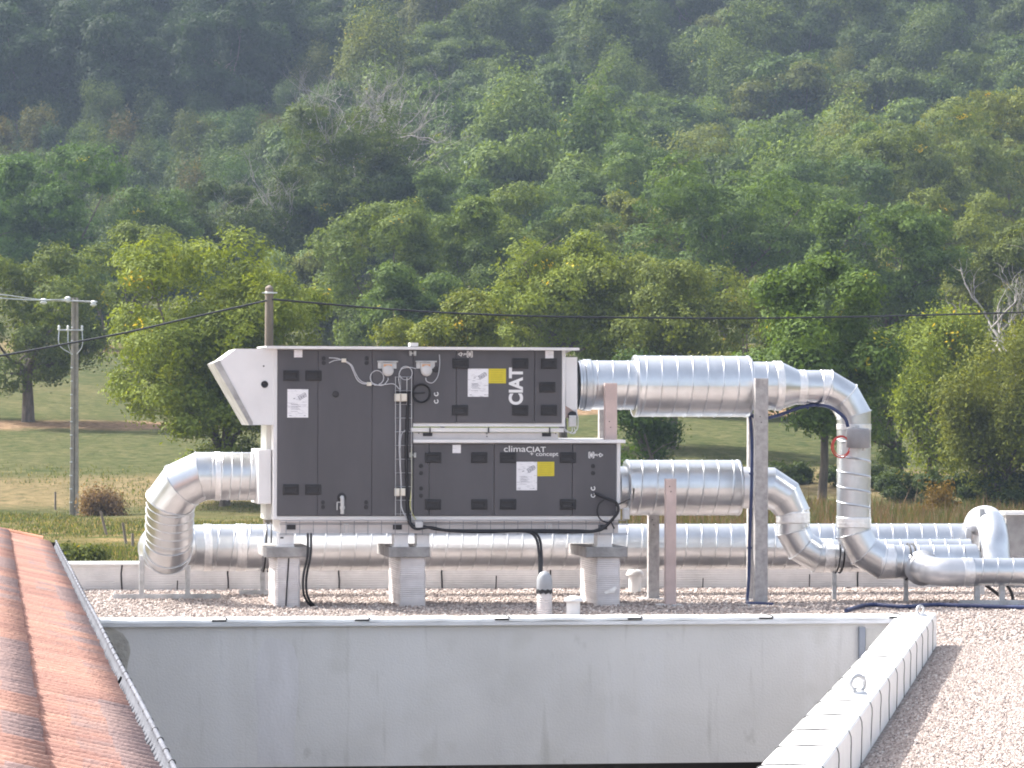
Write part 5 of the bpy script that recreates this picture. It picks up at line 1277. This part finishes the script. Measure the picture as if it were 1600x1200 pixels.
hr = random.Random(21)
def hill_tree(k, px, d, sc, tint, label, group, name='hillside_tree'):
    me, tm, rx, rz, hh_ = PROT[k]; b = tree_pos(px, d)
    t = thing(name, b, label, 'tree', group); t.rotation_euler = (0, 0, hr.uniform(0, 6.28)); t.scale = (sc * hr.uniform(.9, 1.1), sc * hr.uniform(.9, 1.1), sc * hr.uniform(.88, 1.15))
    if k not in protos:
        cr = bpy.data.objects.new('crown', me); COL.objects.link(cr); tr = bpy.data.objects.new('trunk', tm); COL.objects.link(tr); protos[k] = (cr, tr)
    else:
        cr = protos[k][0].copy(); COL.objects.link(cr); tr = protos[k][1].copy(); COL.objects.link(tr)
    for o in (cr, tr): o.parent = t; o.location = (0, 0, hh_ + .3)
    cr.color = (*tint, 1); return t
def zone(p, dd):
    h = 'at far left' if p < 160 else 'above the hood' if p < 420 else 'above the unit' if p < 700 else 'above the stickers' if p < 950 else 'above the silencers' if p < 1200 else 'above the elbow' if p < 1420 else 'at far right'
    v = 'at hill foot' if dd < 410 else 'low down' if dd < 450 else 'mid slope' if dd < 490 else 'high up' if dd < 530 else 'at the very top'
    return ', ' + v + ', ' + h
count = 0
d = 352.
while d < 625:
    stepx = (8.0 + (d - 350) * .012) * FPX / d; px = -190 + hr.uniform(0, stepx)
    while px < 1790:
        p2 = px + hr.uniform(-.3, .3) * stepx; dd = d + hr.uniform(-4, 4); yb = 650 - FPX * (gz_d(dd) - CAMZ) / dd
        px += stepx * hr.uniform(.88, 1.2)
        if dd < 400 and (p2 < 620 or hr.random() < .35): continue
        if dd < 375 and p2 > 1270: continue
        if dd < 398 and abs(p2 - 735) < 60: continue
        if p2 < 470 and dd < 505:
            continue
        if not (-120 < p2 < 1720): continue
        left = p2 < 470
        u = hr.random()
        if left: base = (.34, .50, .52)  # shade of the upper left hillside is put into the leaf tint
        elif u < .15: base = (1.4, 1.28, .75)
        elif u < .55: base = (1.08, 1.2, .82)
        else: base = (.78, .95, .74)
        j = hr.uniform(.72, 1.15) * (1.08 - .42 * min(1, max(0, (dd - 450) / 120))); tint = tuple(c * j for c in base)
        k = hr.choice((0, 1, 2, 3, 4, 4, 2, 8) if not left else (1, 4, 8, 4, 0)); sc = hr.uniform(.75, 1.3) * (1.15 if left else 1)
        lab = ('tree of the shaded wood, shade painted dark blue-green' if left else
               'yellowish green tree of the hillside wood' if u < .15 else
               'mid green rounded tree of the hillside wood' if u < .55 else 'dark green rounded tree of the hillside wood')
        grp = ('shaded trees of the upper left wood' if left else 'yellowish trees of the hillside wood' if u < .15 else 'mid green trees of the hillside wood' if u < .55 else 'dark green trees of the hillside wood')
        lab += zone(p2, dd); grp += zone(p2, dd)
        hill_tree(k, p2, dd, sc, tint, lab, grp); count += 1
    d += 9.5 + (d - 350) * .006
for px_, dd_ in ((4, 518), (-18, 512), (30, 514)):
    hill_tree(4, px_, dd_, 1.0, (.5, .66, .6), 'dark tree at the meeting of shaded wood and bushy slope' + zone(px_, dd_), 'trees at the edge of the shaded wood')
# scrub slope at left
ns = 0; d = 372.
while d < 512:
    stepx = 5.0 * FPX / d; px = -90 + hr.uniform(0, stepx)
    while px < 505:
        p2 = px + hr.uniform(-.35, .35) * stepx; dd = d + hr.uniform(-3, 3); px += stepx * hr.uniform(.85, 1.25)
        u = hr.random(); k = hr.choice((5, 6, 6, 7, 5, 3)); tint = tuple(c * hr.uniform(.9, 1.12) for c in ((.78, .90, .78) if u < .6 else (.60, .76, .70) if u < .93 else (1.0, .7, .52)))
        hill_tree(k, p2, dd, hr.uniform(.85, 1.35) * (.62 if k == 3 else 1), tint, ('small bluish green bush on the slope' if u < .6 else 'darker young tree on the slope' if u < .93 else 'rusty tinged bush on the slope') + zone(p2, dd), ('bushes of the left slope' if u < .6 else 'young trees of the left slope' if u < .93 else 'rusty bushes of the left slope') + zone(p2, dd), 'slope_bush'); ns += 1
    d += 7.6
print('hill trees', count, 'scrub', ns)

# ================================================================== FIELD DETAIL
def blades(n, dr, pr, h0, h1, wd, seed, xf=None):
    rg = np.random.default_rng(seed); d = rg.uniform(*dr, n) ; px = rg.uniform(*pr, n)
    keep = np.ones(n, bool)
    u = (px - CX) / FPX * d; x = u * math.cos(YAW) + d * math.sin(YAW); y = -u * math.sin(YAW) + d * math.cos(YAW)
    if xf is not None:
        keep = xf(rg, px, d); x, y, d, px = x[keep], y[keep], d[keep], px[keep]; n = len(x)
    z = np.array([ground_z(a, b) for a, b in zip(x, y)])
    h = rg.uniform(h0, h1, n); a = rg.uniform(0, 6.28, n); lx = rg.normal(size=n) * .3 * h; ly = rg.normal(size=n) * .3 * h; w_ = wd * rg.uniform(.6, 1.4, n)
    V = np.stack([np.stack([x - w_ * np.cos(a), y - w_ * np.sin(a), z - .02], 1), np.stack([x + w_ * np.cos(a), y + w_ * np.sin(a), z - .02], 1), np.stack([x + lx, y + ly, z + h], 1)], 1).reshape(-1, 3)
    return V, np.arange(n * 3).reshape(-1, 3), rg, n
GRASSM = var_mat('grass blades', [(0, (.05, .075, .028)), (.5, (.09, .11, .042)), (.8, (.17, .15, .07)), (1, (.28, .21, .12))], .8, .5)
V, Fb, rg, n = blades(150000, (92, 200), (-150, 1750), .05, .17, .035, 4, lambda rg, px, d: rg.random(len(d)) < np.clip((205 - d) / 60, 0, 1))
npmesh('grass', V, Fb, GRASSM, np.clip(rg.beta(2, 2.2, n), 0, 1), loc=(0, 0, 0))['kind'] = 'stuff'
WEED = var_mat('dry weeds', [(0, (.05, .07, .02)), (.25, (.09, .12, .035)), (.5, (.14, .09, .055)), (.8, (.22, .14, .10)), (1, (.42, .34, .26))], .9, .25)
V, Fb, rg, n = blades(60000, (108, 150), (930, 1750), .35, 1.25, .04, 6)
tx = V[2::3, 0]; ty = V[2::3, 1]; pat = .5 * np.sin(tx * 1.9 + 2 * np.sin(ty * .6)) * np.sin(tx * .53 + ty * .41) + .25 * np.sin(tx * 4.3 + ty)
V[2::3, 2] += .35 * pat + np.where(rg.random(n) < .02, .5, 0)
npmesh('tall_weeds', V, Fb, WEED, np.clip(rg.beta(1.7, 1.7, n) * .8 + .1 - .38 * pat, 0, 1), loc=(0, 0, 0))['kind'] = 'stuff'
def bush(px, d, rx, rz, tint, label, seed, name='bush', n=(9, 30, 22), size=.07, cat='bush', sp=.0):
    b = tree_pos(px, d); me, lc, lr = crown_mesh(name, rx * .8, rz * .85, n[0], n[1], n[2], size, seed, clu_r=.16, spike=sp)
    o = bpy.data.objects.new(name, me); COL.objects.link(o); o.location = (b.x, b.y, b.z + rz * .8); o.color = (*tint, 1); tag(o, label, cat); return o
bush(160, 166, 1.1, .65, (2.2, 1.1, 2.0), 'brown dried bush beside the tall slotted pole', 61, 'dried_bush', sp=.3)
bush(1455, 140, 1.2, 1.0, (1.5, .75, .6), 'reddish brown seeding bush among the tall weeds', 62, 'seeding_bush', sp=.4)
bush(118, 108, .9, .25, (1.2, 1.1, .7), 'low green tuft beyond the rear parapet at left', 63, 'grass_tuft')
for i, (px, d, rx, rz) in enumerate(((1225, 184, 1.8, .6), (1345, 182, 2.2, .7), (1430, 176, 2.2, .85), (1520, 174, 2.4, 1.0), (1600, 172, 2.4, 1.1))):
    bush(px, d, rx, rz, (.5, .58, .45), ['dark low hedge bush under the walnut with the pale trunk', 'dark low hedge bush right of the vertical duct', 'dark low hedge bush by the leaning stems', 'dark low hedge bush left of the right edge', 'dark low hedge bush at the right edge'][i], 70 + i, 'hedge_bush', (12, 34, 22), .09)
def fpost(px, y0, y1, label, lean=0):
    d = d_of_y(y1, 105, 175) ; b = tree_pos(px, d); s = d / FPX; h = (y1 - y0) * s
    m = MB(); m.tube([b - Vector((0, 0, .1)), b + Vector((lean, 0, h))], [.055, .045], 8)
    o = m.build('fence_post', WOOD); tag(o, label, 'fence post', 'fence posts in the rough grass')
fpost(168, 795, 832, 'leaning dark fence post left of the duct bend', -.25); fpost(199, 812, 848, 'leaning dark fence post nearest the duct bend', -.15); fpost(87, 760, 790, 'small fence post left of the tall pole')
fpost(1320, 742, 772, 'bent pale stake in the hedge right of the vertical duct', -.1); fpost(1467, 738, 768, 'pale fence stake in the hedge at right'); fpost(208, 832, 856, 'short pale stake beside the duct bend')

# ================================================================== HAZE
hz = MB(); hz.box(-560, 560, -520, 1060, -6, 175)
hm = bpy.data.materials.new('haze'); hm.use_nodes = True; N = hm.node_tree.nodes; N.remove(N['Principled BSDF'])
pv = N.new('ShaderNodeVolumePrincipled'); pv.inputs['Color'].default_value = (.60, .75, 1, 1); pv.inputs['Density'].default_value = HAZE_DENSITY
pv.inputs['Anisotropy'].default_value = .0
hm.node_tree.links.new(pv.outputs[0], N['Material Output'].inputs['Volume'])
ho = hz.build('haze', hm, loc=(0, 0, 0), kind='stuff'); ho.display_type = 'WIRE'
